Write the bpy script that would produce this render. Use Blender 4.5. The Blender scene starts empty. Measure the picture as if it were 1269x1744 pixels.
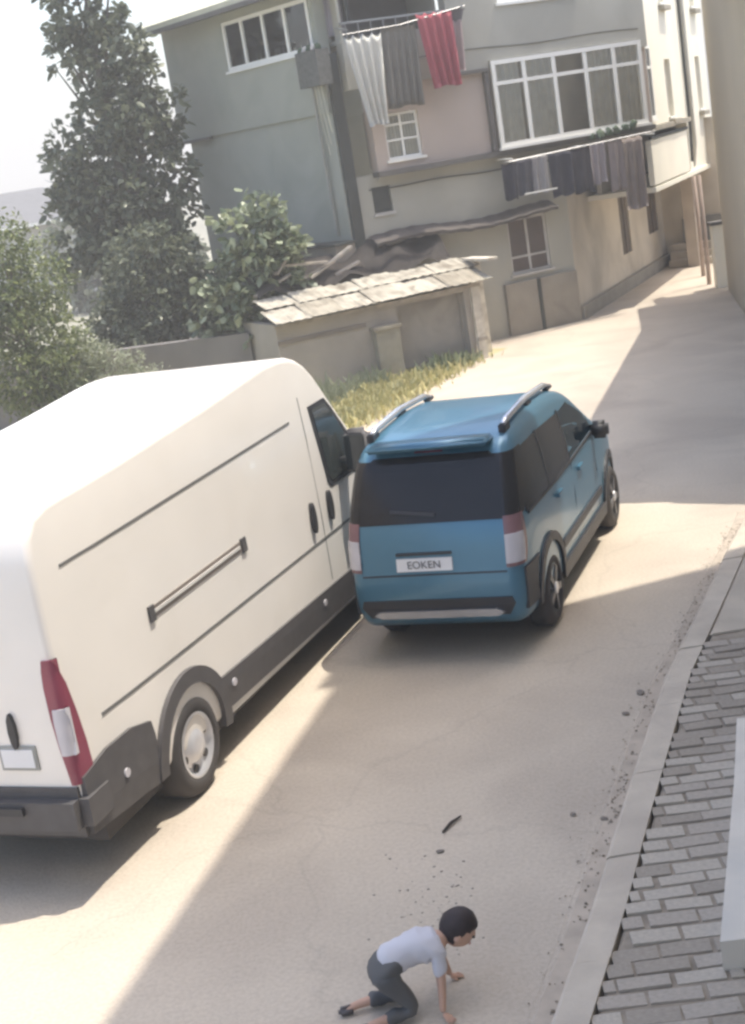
import bpy, bmesh, math, random
from mathutils import Vector, Matrix
random.seed(7)
scene = bpy.context.scene
COL = scene.collection
R = math.radians

# ------------------------------------------------------------------ camera
PITCH, ROLL, CAMH, FPX = 0.252, -0.163, 4.213, 2413.6
fw = Vector((0, math.cos(PITCH), -math.sin(PITCH)))
rt0 = Vector((1, 0, 0)); up0 = rt0.cross(fw)
c_, s_ = math.cos(ROLL), math.sin(ROLL)
rt = rt0*c_ + up0*s_; up = up0*c_ - rt0*s_
cam = bpy.data.cameras.new('camera'); camo = bpy.data.objects.new('camera', cam); COL.objects.link(camo)
m = Matrix((rt, up, -fw)).transposed().to_4x4(); m.translation = (0, 0, CAMH)
camo.matrix_world = m
cam.sensor_fit = 'VERTICAL'; cam.sensor_height = 24; cam.lens = 24*FPX/1744
cam.clip_start = 0.05; cam.clip_end = 5000
scene.camera = camo

# ------------------------------------------------------------------ light
SUN_H = Vector((.96, .28, 0)).normalized(); ELEV = R(70)
w = bpy.data.worlds.new('World'); scene.world = w; w.use_nodes = True
nt = w.node_tree; nt.nodes.clear()
sky = nt.nodes.new('ShaderNodeTexSky'); sky.sky_type = 'NISHITA'; sky.sun_disc = False
sky.sun_elevation = ELEV; sky.sun_rotation = math.atan2(SUN_H.x, SUN_H.y)
sky.air_density = 1.0; sky.dust_density = 3.0; sky.ozone_density = 0.3
bg = nt.nodes.new('ShaderNodeBackground'); bg.inputs['Strength'].default_value = 0.14
wo = nt.nodes.new('ShaderNodeOutputWorld')
nt.links.new(sky.outputs[0], bg.inputs[0]); nt.links.new(bg.outputs[0], wo.inputs[0])
sun = bpy.data.lights.new('sun', 'SUN'); sun.energy = 2.0; sun.angle = R(.53); sun.color = (1, .93, .82)
suno = bpy.data.objects.new('sun', sun); COL.objects.link(suno)
sd = Vector((SUN_H.x*math.cos(ELEV), SUN_H.y*math.cos(ELEV), math.sin(ELEV)))
suno.rotation_euler = sd.to_track_quat('Z', 'Y').to_euler(); suno.location = sd*60
vs = scene.view_settings; vs.view_transform = 'Standard'; vs.look = 'None'; vs.gamma = 1; vs.exposure = 1.6
vs.use_curve_mapping = False
scene.render.engine = 'CYCLES'
scene.cycles.filter_width = 2.8
scene.cycles.max_bounces = 8

VEIL_D = .0052  # added volume, lifts the dark tones the way a lens veil does
hb_ = bmesh.new(); bmesh.ops.create_cube(hb_, size=1)
for v_ in hb_.verts: v_.co = Vector((v_.co.x*2200, v_.co.y*2200+200, -1.2 if v_.co.z < 0 else 22))
hm_ = bpy.data.meshes.new('lens_veil'); hb_.to_mesh(hm_); hb_.free()
hz_ = bpy.data.objects.new('lens_veil', hm_); COL.objects.link(hz_); hz_['kind'] = 'stuff'
hmat = bpy.data.materials.new('lens_veil'); hmat.use_nodes = True; hn = hmat.node_tree; hn.nodes.remove(hn.nodes['Principled BSDF'])
pv = hn.nodes.new('ShaderNodeVolumePrincipled'); pv.inputs['Density'].default_value = VEIL_D; pv.inputs['Color'].default_value = (.96,.93,.86,1)
hn.links.new(pv.outputs[0], hn.nodes['Material Output'].inputs['Volume']); hm_.materials.append(hmat)

# ------------------------------------------------------------------ materials
MATS = {}
def mat(name, col, rough=.8, metal=0, var=.12, scale=3.0, bump=0.0, bscale=40, spec=.5, stain=None, stain_scale=.6, coat=0, stain_pos=(.45,.7)):
    if name in MATS: return MATS[name]
    m = bpy.data.materials.new(name); m.use_nodes = True; n = m.node_tree; b = n.nodes['Principled BSDF']
    b.inputs['Roughness'].default_value = rough; b.inputs['Metallic'].default_value = metal
    b.inputs['Specular IOR Level'].default_value = spec; b.inputs['Coat Weight'].default_value = coat
    tc = n.nodes.new('ShaderNodeTexCoord')
    nz = n.nodes.new('ShaderNodeTexNoise'); nz.inputs['Scale'].default_value = scale; nz.inputs['Detail'].default_value = 8
    n.links.new(tc.outputs['Object'], nz.inputs['Vector'])
    cr = n.nodes.new('ShaderNodeValToRGB')
    cr.color_ramp.elements[0].position = .3; cr.color_ramp.elements[1].position = .7
    cr.color_ramp.elements[0].color = (*[c*(1-var) for c in col], 1); cr.color_ramp.elements[1].color = (*[min(1, c*(1+var)) for c in col], 1)
    n.links.new(nz.outputs[0], cr.inputs[0]); out = cr.outputs[0]
    if stain:
        n2 = n.nodes.new('ShaderNodeTexNoise'); n2.inputs['Scale'].default_value = stain_scale; n2.inputs['Detail'].default_value = 10
        n2.inputs['Distortion'].default_value = .6
        n.links.new(tc.outputs['Object'], n2.inputs['Vector'])
        r2 = n.nodes.new('ShaderNodeValToRGB'); r2.color_ramp.elements[0].position = stain_pos[0]; r2.color_ramp.elements[1].position = stain_pos[1]
        n.links.new(n2.outputs[0], r2.inputs[0])
        mx = n.nodes.new('ShaderNodeMix'); mx.data_type = 'RGBA'; mx.inputs[7].default_value = (*stain, 1)
        n.links.new(r2.outputs[0], mx.inputs[0]); n.links.new(out, mx.inputs[6]); out = mx.outputs[2]
    n.links.new(out, b.inputs['Base Color'])
    if bump:
        n3 = n.nodes.new('ShaderNodeTexNoise'); n3.inputs['Scale'].default_value = bscale; n3.inputs['Detail'].default_value = 6
        n.links.new(tc.outputs['Object'], n3.inputs['Vector'])
        bp = n.nodes.new('ShaderNodeBump'); bp.inputs['Strength'].default_value = bump; bp.inputs['Distance'].default_value = .02
        n.links.new(n3.outputs[0], bp.inputs['Height']); n.links.new(bp.outputs[0], b.inputs['Normal'])
    MATS[name] = m; return m
def leafmat(name, c1, c2, trans=.35):
    m = bpy.data.materials.new(name); m.use_nodes = True; n = m.node_tree; b = n.nodes['Principled BSDF']
    g = n.nodes.new('ShaderNodeNewGeometry'); cr = n.nodes.new('ShaderNodeValToRGB')
    cr.color_ramp.elements[0].color = (*c1, 1); cr.color_ramp.elements[1].color = (*c2, 1)
    n.links.new(g.outputs['Random Per Island'], cr.inputs[0]); n.links.new(cr.outputs[0], b.inputs['Base Color'])
    b.inputs['Roughness'].default_value = .42; b.inputs['Specular IOR Level'].default_value = .5
    t = n.nodes.new('ShaderNodeBsdfTranslucent'); n.links.new(cr.outputs[0], t.inputs[0])
    mx = n.nodes.new('ShaderNodeMixShader'); mx.inputs[0].default_value = trans
    n.links.new(b.outputs[0], mx.inputs[1]); n.links.new(t.outputs[0], mx.inputs[2])
    n.links.new(mx.outputs[0], n.nodes['Material Output'].inputs[0]); return m
def glassmat(name, tint=(.75,.8,.8), gloss=.35):
    m = bpy.data.materials.new(name); m.use_nodes = True; n = m.node_tree; n.nodes.remove(n.nodes['Principled BSDF'])
    t = n.nodes.new('ShaderNodeBsdfTransparent'); t.inputs[0].default_value = (*tint, 1)
    g = n.nodes.new('ShaderNodeBsdfGlossy'); g.inputs['Roughness'].default_value = .03
    f = n.nodes.new('ShaderNodeFresnel'); f.inputs[0].default_value = 1.5
    a = n.nodes.new('ShaderNodeMath'); a.operation = 'ADD'; a.inputs[1].default_value = gloss*.3
    n.links.new(f.outputs[0], a.inputs[0])
    mx = n.nodes.new('ShaderNodeMixShader'); n.links.new(a.outputs[0], mx.inputs[0])
    n.links.new(t.outputs[0], mx.inputs[1]); n.links.new(g.outputs[0], mx.inputs[2])
    n.links.new(mx.outputs[0], n.nodes['Material Output'].inputs[0]); return m

ROAD = mat('bleached_concrete', (.50,.44,.36), .9, var=.07, scale=.8, bump=.3, bscale=60, stain=(.42,.365,.30), stain_scale=.7, stain_pos=(.45,.66))
KERB = mat('kerb_concrete', (.52,.46,.375), .9, var=.10, scale=4, bump=.3, bscale=30, stain=(.43,.375,.31), stain_scale=2)
PAVE = mat('paving_concrete', (.49,.43,.345), .9, var=.1, scale=3, bump=.3)
BRICKS = [mat('paver_%s' % k, c, .9, var=.15, scale=9, bump=.4, bscale=50) for k, c in
          dict(grey=(.42,.37,.31), pale=(.48,.43,.36), dun=(.35,.305,.25)).items()]
JOINT = mat('sandy_joint', (.30,.255,.20), .95, var=.2, scale=12)
SOIL = mat('shaded_yard_soil', (.20,.175,.15), .95, var=.25, scale=2, bump=.5, bscale=20, stain=(.14,.13,.10), stain_scale=.8)  # soil kept dark to carry the tree shade over the yard
DRYG = mat('dry_verge', (.48,.43,.24), .95, var=.25, scale=2, bump=.5, bscale=30, stain=(.36,.34,.17), stain_scale=1.2)
GREEN = mat('sage_render', (.33,.335,.285), .9, var=.05, scale=.9, bump=.15, bscale=30, stain=(.27,.28,.235), stain_scale=.9)
GREYW = mat('grey_render', (.385,.37,.315), .9, var=.06, scale=.9, bump=.15, bscale=30, stain=(.31,.295,.25), stain_scale=.6)
PINKW = mat('mauve_render', (.45,.375,.32), .9, var=.06, scale=1, bump=.15, bscale=30, stain=(.39,.33,.29), stain_scale=.7)
LOWW = mat('stained_render', (.57,.51,.42), .9, var=.07, scale=1, bump=.2, bscale=30, stain=(.40,.355,.285), stain_scale=.7)
PLINTH = mat('dark_plinth', (.29,.26,.215), .92, var=.15, scale=1.5, bump=.3, bscale=30, stain=(.17,.15,.125), stain_scale=1)
WHITEW = mat('white_render', (.80,.76,.64), .85, var=.03, scale=1, bump=.1, bscale=30, stain=(.74,.70,.59), stain_scale=.5)
TANW = mat('tan_render', (.50,.435,.33), .9, var=.05, scale=.5, bump=.15, bscale=30, stain=(.46,.40,.305), stain_scale=.3)
UPVC = mat('white_upvc', (.78,.77,.72), .45, var=.03)
WOODW = mat('peeling_white_board', (.62,.58,.50), .8, var=.15, scale=8, stain=(.35,.30,.24), stain_scale=3)
DARK = mat('dark_interior', (.03,.03,.035), .9)
DIM = mat('dim_interior', (.35,.32,.28), .9)
CURT = mat('net_curtain', (.85,.82,.75), .9, var=.1, scale=5)
CURTB = mat('blue_grey_curtain', (.42,.44,.48), .9, var=.1, scale=5)
BROWN = mat('brown_shutter', (.11,.085,.065), .7, var=.2, scale=8)
ROOFC = mat('pale_tiles', (.50,.49,.38), .9, var=.1, scale=3, bump=.3)
FITTING_SHADE = mat('dark_fittings_and_shade', (.045,.048,.042), .7, var=.2)  # dark fittings, and the shade painted for the corner recess
RAILM = mat('grey_metal', (.25,.25,.25), .4, .6)
PANT = mat('shed_render', (.36,.325,.28), .92, var=.1, scale=1.5, bump=.3, bscale=25, stain=(.25,.22,.18), stain_scale=.9)
TILEP = [mat('sheet_%s' % k, c, .9, var=.18, scale=4, bump=.3, bscale=20, stain=(.20,.175,.135), stain_scale=2.8) for k, c in
         dict(cream=(.37,.34,.27), buff=(.31,.28,.22), bone=(.42,.39,.32)).items()]
TARP = mat('dark_tarpaulin', (.075,.063,.055), .8, var=.25, scale=3, bump=.5, bscale=8)
PLANK = mat('weathered_plank', (.34,.30,.25), .9, var=.25, scale=6)
RUBBER = mat('rubber', (.055,.05,.048), .75, var=.2)
GLASS = glassmat('window_glass', (.96,.97,.96), .12)
CARGLASS = glassmat('clear_car_glass', (.92,.95,.95), .1)
VANW = mat('van_paint', (.84,.80,.745), .38, var=.02, scale=2, coat=.4, stain=(.79,.75,.69), stain_scale=1.3, stain_pos=(.5,.8))
VANB = mat('black_cladding', (.085,.08,.08), .6, var=.1, scale=10)
SEAM = mat('dark_seam', (.16,.155,.15), .7)
TRIM_HIGHLIGHT = mat('light_trim_and_highlight', (.62,.60,.57), .5)  # pale rail trim and the painted highlight under the van sill
TINT = mat('tinted_glass', (.022,.02,.02), .16, spec=.35)
VGLASS = mat('van_window_glass', (.05,.06,.06), .05, spec=.9)
LAMPR = mat('red_lens', (.24,.05,.08), .2, spec=.6)
LAMPW = mat('white_lens', (.55,.53,.56), .2)
ALLOY = mat('alloy', (.62,.62,.64), .35, .5)
PLATE = mat('plate_white', (.75,.75,.76), .5, var=.02)
INK = mat('plate_ink', (.03,.03,.04), .5)
BLUE = mat('metallic_blue', (.075,.19,.28), .3, .3, var=.03, coat=.35)
BLACKP = mat('black_plastic', (.035,.035,.038), .5)
CHROME = mat('satin_silver', (.6,.62,.66), .25, .7)
CHROME2 = mat('gunmetal', (.16,.155,.155), .45, .5)
BARK = mat('bark', (.13,.11,.09), .95, var=.3, scale=8, bump=.6, bscale=15)

# ------------------------------------------------------------------ helpers
def link(o, parent=None):
    COL.objects.link(o)
    if parent is not None: o.parent = parent
    return o
def obj(name, bm, m, parent=None, smooth=False, loc=None, rz=None):
    me = bpy.data.meshes.new(name)
    bmesh.ops.recalc_face_normals(bm, faces=bm.faces[:])
    bm.to_mesh(me); bm.free()
    for x in (m if isinstance(m, (list, tuple)) else [m]): me.materials.append(x)
    if smooth:
        for p in me.polygons: p.use_smooth = True
    o = bpy.data.objects.new(name, me); link(o, parent)
    if loc is not None: o.location = loc
    if rz is not None: o.rotation_euler[2] = rz
    return o
def tag(o, label, cat, group=None, kind=None):
    if label: o['label'] = label
    if cat: o['category'] = cat
    if group: o['group'] = group
    if kind: o['kind'] = kind
    return o
def thing(name, label, cat, loc=(0,0,0), rz=0, group=None):
    o = bpy.data.objects.new(name, None); COL.objects.link(o); o.location = loc; o.rotation_euler[2] = rz
    o.empty_display_size = .2
    return tag(o, label, cat, group)
def box(bm, a, b, mi=0, M=None):
    x0,y0,z0 = a; x1,y1,z1 = b
    vs_ = [bm.verts.new(v) for v in ((x0,y0,z0),(x1,y0,z0),(x1,y1,z0),(x0,y1,z0),(x0,y0,z1),(x1,y0,z1),(x1,y1,z1),(x0,y1,z1))]
    if M: 
        for v in vs_: v.co = M @ v.co
    for f in ((0,3,2,1),(4,5,6,7),(0,1,5,4),(1,2,6,5),(2,3,7,6),(3,0,4,7)):
        bm.faces.new([vs_[i] for i in f]).material_index = mi
    return vs_
def bbox(name, a, b, m, parent=None, bev=0, **k):
    bm = bmesh.new(); box(bm, a, b)
    if bev: bmesh.ops.bevel(bm, geom=bm.edges[:], offset=bev, segments=2, affect='EDGES')
    return obj(name, bm, m, parent, **k)
def prism(name, poly, z0, z1, m, parent=None, **k):
    bm = bmesh.new(); lo = [bm.verts.new((x,y,z0)) for x,y in poly]; hi = [bm.verts.new((x,y,z1)) for x,y in poly]
    n = len(poly); bm.faces.new(lo[::-1]); bm.faces.new(hi)
    for i in range(n): bm.faces.new((lo[i], lo[(i+1)%n], hi[(i+1)%n], hi[i]))
    return obj(name, bm, m, parent, **k)
def tube(bm, pts, rad, seg=8, mi=0):
    pts = [Vector(p) for p in pts]; rads = rad if isinstance(rad, (list, tuple)) else [rad]*len(pts)
    rings = []
    for i, p in enumerate(pts):
        d = (pts[min(i+1, len(pts)-1)]-pts[max(i-1, 0)]).normalized()
        a = d.orthogonal().normalized(); b = d.cross(a)
        rings.append([bm.verts.new(p+(a*math.cos(t)+b*math.sin(t))*rads[i]) for t in [2*math.pi*k/seg for k in range(seg)]])
    # align successive rings
    for i in range(1, len(rings)):
        r0, r1 = rings[i-1], rings[i]
        k = min(range(seg), key=lambda s: (r0[0].co-pts[i-1]-(r1[s].co-pts[i])).length)
        rings[i] = r1[k:]+r1[:k]
        if seg > 2 and (r0[1].co-pts[i-1]-(rings[i][1].co-pts[i])).length > (r0[1].co-pts[i-1]-(rings[i][-1].co-pts[i])).length:
            rings[i] = [rings[i][0]]+rings[i][1:][::-1]
    for i in range(len(rings)-1):
        for k in range(seg):
            bm.faces.new((rings[i][k], rings[i][(k+1)%seg], rings[i+1][(k+1)%seg], rings[i+1][k])).material_index = mi
    bm.faces.new(rings[0][::-1]).material_index = mi; bm.faces.new(rings[-1]).material_index = mi
def tubeo(name, pts, rad, m, parent=None, seg=8):
    bm = bmesh.new(); tube(bm, pts, rad, seg); return obj(name, bm, m, parent, smooth=True)

# ------------------------------------------------------------------ ground
def sheet(name, poly, z, m, kind='structure'):
    bm = bmesh.new(); bm.faces.new([bm.verts.new((x,y,z)) for x,y in poly])
    bmesh.ops.triangulate(bm, faces=bm.faces[:])
    o = obj(name, bm, m); o['kind'] = kind; return o
sheet('ground', [(-900,-100),(900,-100),(900,1500),(-900,1500)], -.012, mat('far_ground', (.26,.25,.19), .95, var=.2, scale=.05))
sheet('road', [(-8,-10),(14,-10),(14,60),(-2,60),(-2,31),(2.3,26.1),(-.2,21.3),(-2.2,16.5),(-5.2,12),(-8,8)], 0.0, ROAD)
sheet('verge', [(-14,4),(-8,8),(-5.2,12),(-2.2,16.5),(-.2,21.3),(2.3,26.1),(3.1,27.2),(2.2,27.9),(-1.5,26.0),(-4.5,26.5),(-14,27)], .004, DRYG)
sheet('yard', [(-14,27),(-4.5,26.5),(-1.5,26.0),(2.2,27.9),(2.2,32),(-3,38),(-14,40)], .002, SOIL)

def crackmat(m):
    n = m.node_tree; b = n.nodes['Principled BSDF']; src = b.inputs['Base Color'].links[0].from_socket
    tc = n.nodes.new('ShaderNodeTexCoord'); nz = n.nodes.new('ShaderNodeTexNoise'); nz.inputs['Scale'].default_value = 1.2; nz.inputs['Detail'].default_value = 6
    vm = n.nodes.new('ShaderNodeVectorMath'); vm.operation = 'MULTIPLY_ADD'; vm.inputs[1].default_value = (1.1,1.1,0)
    n.links.new(tc.outputs['Object'], nz.inputs['Vector']); n.links.new(nz.outputs['Color'], vm.inputs[0]); n.links.new(tc.outputs['Object'], vm.inputs[2])
    vo = n.nodes.new('ShaderNodeTexVoronoi'); vo.feature = 'DISTANCE_TO_EDGE'; vo.inputs['Scale'].default_value = .33
    n.links.new(vm.outputs[0], vo.inputs['Vector'])
    cr = n.nodes.new('ShaderNodeValToRGB'); cr.color_ramp.elements[0].position = .001; cr.color_ramp.elements[0].color = (.16,.16,.16,1); cr.color_ramp.elements[1].position = .006; cr.color_ramp.elements[1].color = (0,0,0,1)
    n.links.new(vo.outputs['Distance'], cr.inputs[0])
    mx = n.nodes.new('ShaderNodeMix'); mx.data_type = 'RGBA'; mx.inputs[7].default_value = (.20,.175,.15,1)
    n.links.new(cr.outputs[0], mx.inputs[0]); n.links.new(src, mx.inputs[6])
    # fine aggregate speckle
    n3 = n.nodes.new('ShaderNodeTexNoise'); n3.inputs['Scale'].default_value = 38; n3.inputs['Detail'].default_value = 4
    n.links.new(tc.outputs['Object'], n3.inputs['Vector'])
    c3 = n.nodes.new('ShaderNodeValToRGB'); c3.color_ramp.elements[0].position = .33; c3.color_ramp.elements[0].color = (.90,.89,.88,1); c3.color_ramp.elements[1].position = .62; c3.color_ramp.elements[1].color = (1.04,1.04,1.04,1)
    n.links.new(n3.outputs[0], c3.inputs[0])
    m2 = n.nodes.new('ShaderNodeMix'); m2.data_type = 'RGBA'; m2.blend_type = 'MULTIPLY'; m2.inputs[0].default_value = 1
    n.links.new(mx.outputs[2], m2.inputs[6]); n.links.new(c3.outputs[0], m2.inputs[7]); n.links.new(m2.outputs[2], b.inputs['Base Color'])
crackmat(ROAD)

# kerb along the right side
KL = [(-.55,3.3),(.02,4.8),(.48,5.99),(.75,6.66),(1.2,7.87),(1.9,9.7),(2.5,11.0),(3.12,12.37),(3.75,13.7),(4.1,14.6)]
def kx(y):
    for (a,b),(c,d) in zip(KL, KL[1:]):
        if b <= y <= d: return a+(c-a)*(y-b)/(d-b)
    return KL[-1][0]
def strip(name, x0f, x1f, z0, z1, m, ys, parent=None, slope=0):
    bm = bmesh.new(); rows = []
    for y in ys:
        a, b = x0f(y), x1f(y)
        rows.append([bm.verts.new(p) for p in ((a-slope,y,z0),(a+.015,y,z1-.012),(a+.035,y,z1),(b,y,z1),(b,y,z0))])
    for r0, r1 in zip(rows, rows[1:]):
        for k in range(4): bm.faces.new((r0[k], r0[k+1], r1[k+1], r1[k]))
    bm.faces.new(rows[0]); bm.faces.new(rows[-1][::-1])
    return obj(name, bm, m, parent)
kerb = tag(bpy.data.objects.new('kerb', None), None, None, kind='structure'); COL.objects.link(kerb)
y = 3.35
while y < 14.3:   # kerb stones one by one
    y1 = min(y+.98, 14.4)
    dz = random.uniform(-.006,.006)
    strip('kerb_stone', lambda t: kx(t)+.0, lambda t: kx(t)+.21, 0.001, .115+dz, KERB, [y+.006, (y+y1)/2, y1-.006], kerb, slope=.02)
    y = y1
strip('gutter', lambda t: kx(t)-.16, lambda t: kx(t)-.025, .001, .006, mat('gutter_dirt', (.43,.37,.30), .95, var=.15, scale=6), [3.4+.5*i for i in range(22)])['kind'] = 'structure'
wallx = lambda t: .2+.285*t
pav = strip('sidewalk', lambda t: kx(t)+.214, lambda t: max(wallx(t), kx(t)+.3), .002, .094, JOINT, [3.4+.5*i for i in range(22)])
pav['kind'] = 'structure'
strip('sidewalk_slab', lambda t: kx(t)+.216, lambda t: max(wallx(t), kx(t)+.3)-.002, .096, .113, PAVE, [10.42+.5*i for i in range(9)])['kind'] = 'structure'
# paving bricks in uneven courses
bdir = Vector((.995,-.06,0)).normalized(); bup = Vector((.06,.995,0))
bm0 = bmesh.new(); box(bm0, (-.5,-.5,0), (.5,.5,1)); bmesh.ops.bevel(bm0, geom=[e for e in bm0.edges if e.verts[0].co.z+e.verts[1].co.z > 1.5], offset=.06, segments=1, affect='EDGES')
meshes = []
for q in BRICKS:
    b2 = bm0.copy(); me = bpy.data.meshes.new('brick'); b2.to_mesh(me); b2.free(); me.materials.append(q); meshes.append(me)
bm0.free()
row = 0; y = 5.05
while y < 10.36:
    x = -1.0+(.13 if row % 2 else 0)+random.uniform(-.03,.03)
    pitch = random.uniform(.118,.14)
    while x < 4:
        ln = random.uniform(.235,.27); cx, cy = x, y-.06*x
        lo, hi = kx(cy)+.218, wallx(cy)-.01
        if cy < 8.4: hi = min(hi, 1.42+.32*(cy-6.05) if cy > 6.0 else hi)
        a = max(x-ln/2, lo); b = min(x+ln/2, hi)
        if b-a > .04 and kx(cy) < 3:
            o = bpy.data.objects.new('brick', random.choice(meshes)); link(o, pav)
            o.location = ((a+b)/2, cy+random.uniform(-.004,.004), .092)
            o.scale = (b-a, pitch-.026, random.uniform(.008,.022)); o.rotation_euler = (random.uniform(-.03,.03), random.uniform(-.03,.03), -.06+random.uniform(-.04,.04))
        x += ln+.022
    y += pitch; row += 1
# white doorstep slab at the wall foot
ds = prism('doorstep', [(1.32,6.05),(2.06,5.98),(2.5,8.45),(2.12,8.5),(1.87,7.7)], .097, .26, mat('white_step', (.66,.61,.53), .7, var=.06, scale=4, stain=(.55,.53,.48), stain_scale=2))
tag(ds, 'low white doorstep slab at the right edge beside the brick sidewalk', 'doorstep')

# ------------------------------------------------------------------ the two shading buildings on the right
def plain_building(name, label, poly, z0, z1, m, bands=()):
    t = thing(name, label, 'building', (poly[0][0], poly[0][1], 0))
    o = prism('wall', [(x-poly[0][0], y-poly[0][1]) for x,y in poly], z0, z1, m, t)
    return t
u = Vector((.2742,.9617,0)); v = Vector((.96,.28,0))
# near block (camera hangs on its wall), wall foot out of frame to the right
nb = plain_building('apartment_block', 'tall tan rendered block beside the camera, edging the sidewalk', [(-1.2,-5),(.2+.02,0),(3.78,12.45),(12,14.6),(10,-8)], 0, 12, TANW)
q0 = Vector((3.78,12.55)); sh = 12*math.cos(ELEV)/math.sin(ELEV)
# roof slab overhangs the street, this is the edge whose shadow lies along the road
def up_shadow(p, z): k = z/math.tan(ELEV); return (p[0]+SUN_H.x*k, p[1]+SUN_H.y*k)
A1 = up_shadow((-2.55,4.0), 12); A2 = up_shadow((-.47,10.9), 12); A2b = up_shadow((-.60,10.93), 12); A3 = up_shadow((-.42,11.47), 12)
rs = prism('roof_slab', [(px-(-1.2), py-(-5)) for px, py in [A1, A2, A2b, A3, (12.3,14.9), (10.3,-8), (up_shadow((-4.9,-4),14))]], 12.0, 12.25, TANW, nb)
# far block whose left face shows at the right edge
fb = thing('tan_house', 'tan rendered house filling the right edge, its blank side wall in shade', 'house', (4.15,14.9,0))
wl0 = (5.3,15.25); wl1 = (8.28,30.2)
prism('wall', [(a-4.15, b-14.9) for a, b in [wl0, wl1, (16,28), (14,12.2), (7.0,13.97)]], 0, 6.05, TANW, fb)
e0 = up_shadow((1.95,15.42), 6.05); e1 = up_shadow((4.3,14.15), 6.05); e3 = up_shadow((7.0,30.8), 6.05)
prism('roof_slab', [(a-4.15, b-14.9) for a, b in [e0, e1, (14.3,11.0), (16.4,30.6), (8.9,31.2), e3]], 6.052, 6.25, TANW, fb)

# ------------------------------------------------------------------ house facades
class Plane:
    def __init__(s, O, d, n): s.O, s.d, s.n = Vector(O), Vector(d).normalized(), Vector(n).normalized()
    def __call__(s, a, z, off=0): return s.O + s.d*a + s.n*off + Vector((0,0,z))
    def box(s, bm, a0, a1, z0, z1, o0, o1, mi=0):
        P = [s(a,z,o) for z in (z0,z1) for a, o in ((a0,o0),(a1,o0),(a1,o1),(a0,o1))]
        vs_ = [bm.verts.new(p-s.base) for p in P]
        for f in ((0,3,2,1),(4,5,6,7),(0,1,5,4),(1,2,6,5),(2,3,7,6),(3,0,4,7)): bm.faces.new([vs_[i] for i in f]).material_index = mi
    base = Vector((0,0,0))
    def bo(s, name, a0, a1, z0, z1, o0, o1, m, parent=None):
        bm = bmesh.new(); s.box(bm, a0, a1, z0, z1, o0, o1); return obj(name, bm, m, parent)
    def wall(s, name, a0, a1, z0, z1, m, holes=(), off=0, depth=.22, parent=None, th=.25):
        xs = sorted({a0,a1,*[h[0] for h in holes],*[h[1] for h in holes]}); zs = sorted({z0,z1,*[h[2] for h in holes],*[h[3] for h in holes]})
        bm = bmesh.new()
        for i in range(len(xs)-1):
            for j in range(len(zs)-1):
                cx, cz = (xs[i]+xs[i+1])/2, (zs[j]+zs[j+1])/2
                if any(h[0]<cx<h[1] and h[2]<cz<h[3] for h in holes): continue
                s.box(bm, xs[i], xs[i+1], zs[j], zs[j+1], off-th, off)
        bmesh.ops.remove_doubles(bm, verts=bm.verts[:], dist=1e-4)
        # drop internal double faces
        seen = {}
        for f in bm.faces[:]:
            k = tuple(sorted(v.index for v in f.verts))
        bm.verts.index_update(); 
        for f in bm.faces[:]:
            k = tuple(sorted(v.index for v in f.verts)); seen.setdefault(k, []).append(f)
        bmesh.ops.delete(bm, geom=[f for l in seen.values() if len(l) > 1 for f in l], context='FACES_ONLY')
        return obj(name, bm, m, parent)
def curtain(P, a0, a1, z0, z1, off, m, parent, waves=5, amp=.03):
    bm = bmesh.new(); n = max(8, int(waves*8)); ph = random.random()*6
    top = [bm.verts.new(P(a0+(a1-a0)*i/n, z1, off+amp*math.sin(ph+i/n*waves*2*math.pi))-P.base) for i in range(n+1)]
    bot = [bm.verts.new(P(a0+(a1-a0)*i/n, z0, off+amp*1.3*math.sin(ph+.4+i/n*waves*2*math.pi))-P.base) for i in range(n+1)]
    for i in range(n): bm.faces.new((top[i], top[i+1], bot[i+1], bot[i]))
    return obj('curtain', bm, m, parent, smooth=True)
def window(P, a0, a1, z0, z1, off, parent, cols, rows, fm=UPVC, fwid=.055, cur=(CURT,), room=DIM, recess=.06, glass=GLASS, sill=True):
    """cols / rows: fractions where the bars stand"""
    bm = bmesh.new(); F = off-recess; t = .05
    for a, b, c, d in ((a0,a1,z0,z0+fwid),(a0,a1,z1-fwid,z1)): P.box(bm, a, b, c, d, F-t, F)
    for a in (a0, a1-fwid): P.box(bm, a, a+fwid, z0+fwid+.001, z1-fwid-.001, F-t, F)
    for c in cols:
        x = a0+(a1-a0)*c; P.box(bm, x-fwid*.5, x+fwid*.5, z0+fwid+.001, z1-fwid-.001, F-t+.002, F-.003)
    for r in rows:
        z = z0+(z1-z0)*r; P.box(bm, a0+fwid+.001, a1-fwid-.001, z-fwid*.42, z+fwid*.42, F-t+.004, F-.006)
    fr = obj('window_frame', bm, fm, parent)
    xs = [a0]+[a0+(a1-a0)*c for c in cols]+[a1]; zs = [z0]+[z0+(z1-z0)*r for r in rows]+[z1]
    for i in range(len(xs)-1):
        for j in range(len(zs)-1):
            P.bo('pane', xs[i]+.02, xs[i+1]-.02, zs[j]+.02, zs[j+1]-.02, F-.034, F-.028, glass, fr)
    if cur:
        for i in range(len(xs)-1):
            cm = cur[i % len(cur)]
            if cm: curtain(P, xs[i]+.03, xs[i+1]-.06*random.random()-.02, z0+.03, z1-.03, F-.07, cm, fr, waves=3+random.random()*2)
    P.bo('room_back', a0-.1, a1+.1, z0-.1, z1+.1, F-.6, F-.55, room, fr)
    if sill: P.bo('sill', a0-.05, a1+.05, z0-.05, z0-.002, F-.02, off+.05, fm, fr)
    return fr

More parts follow.
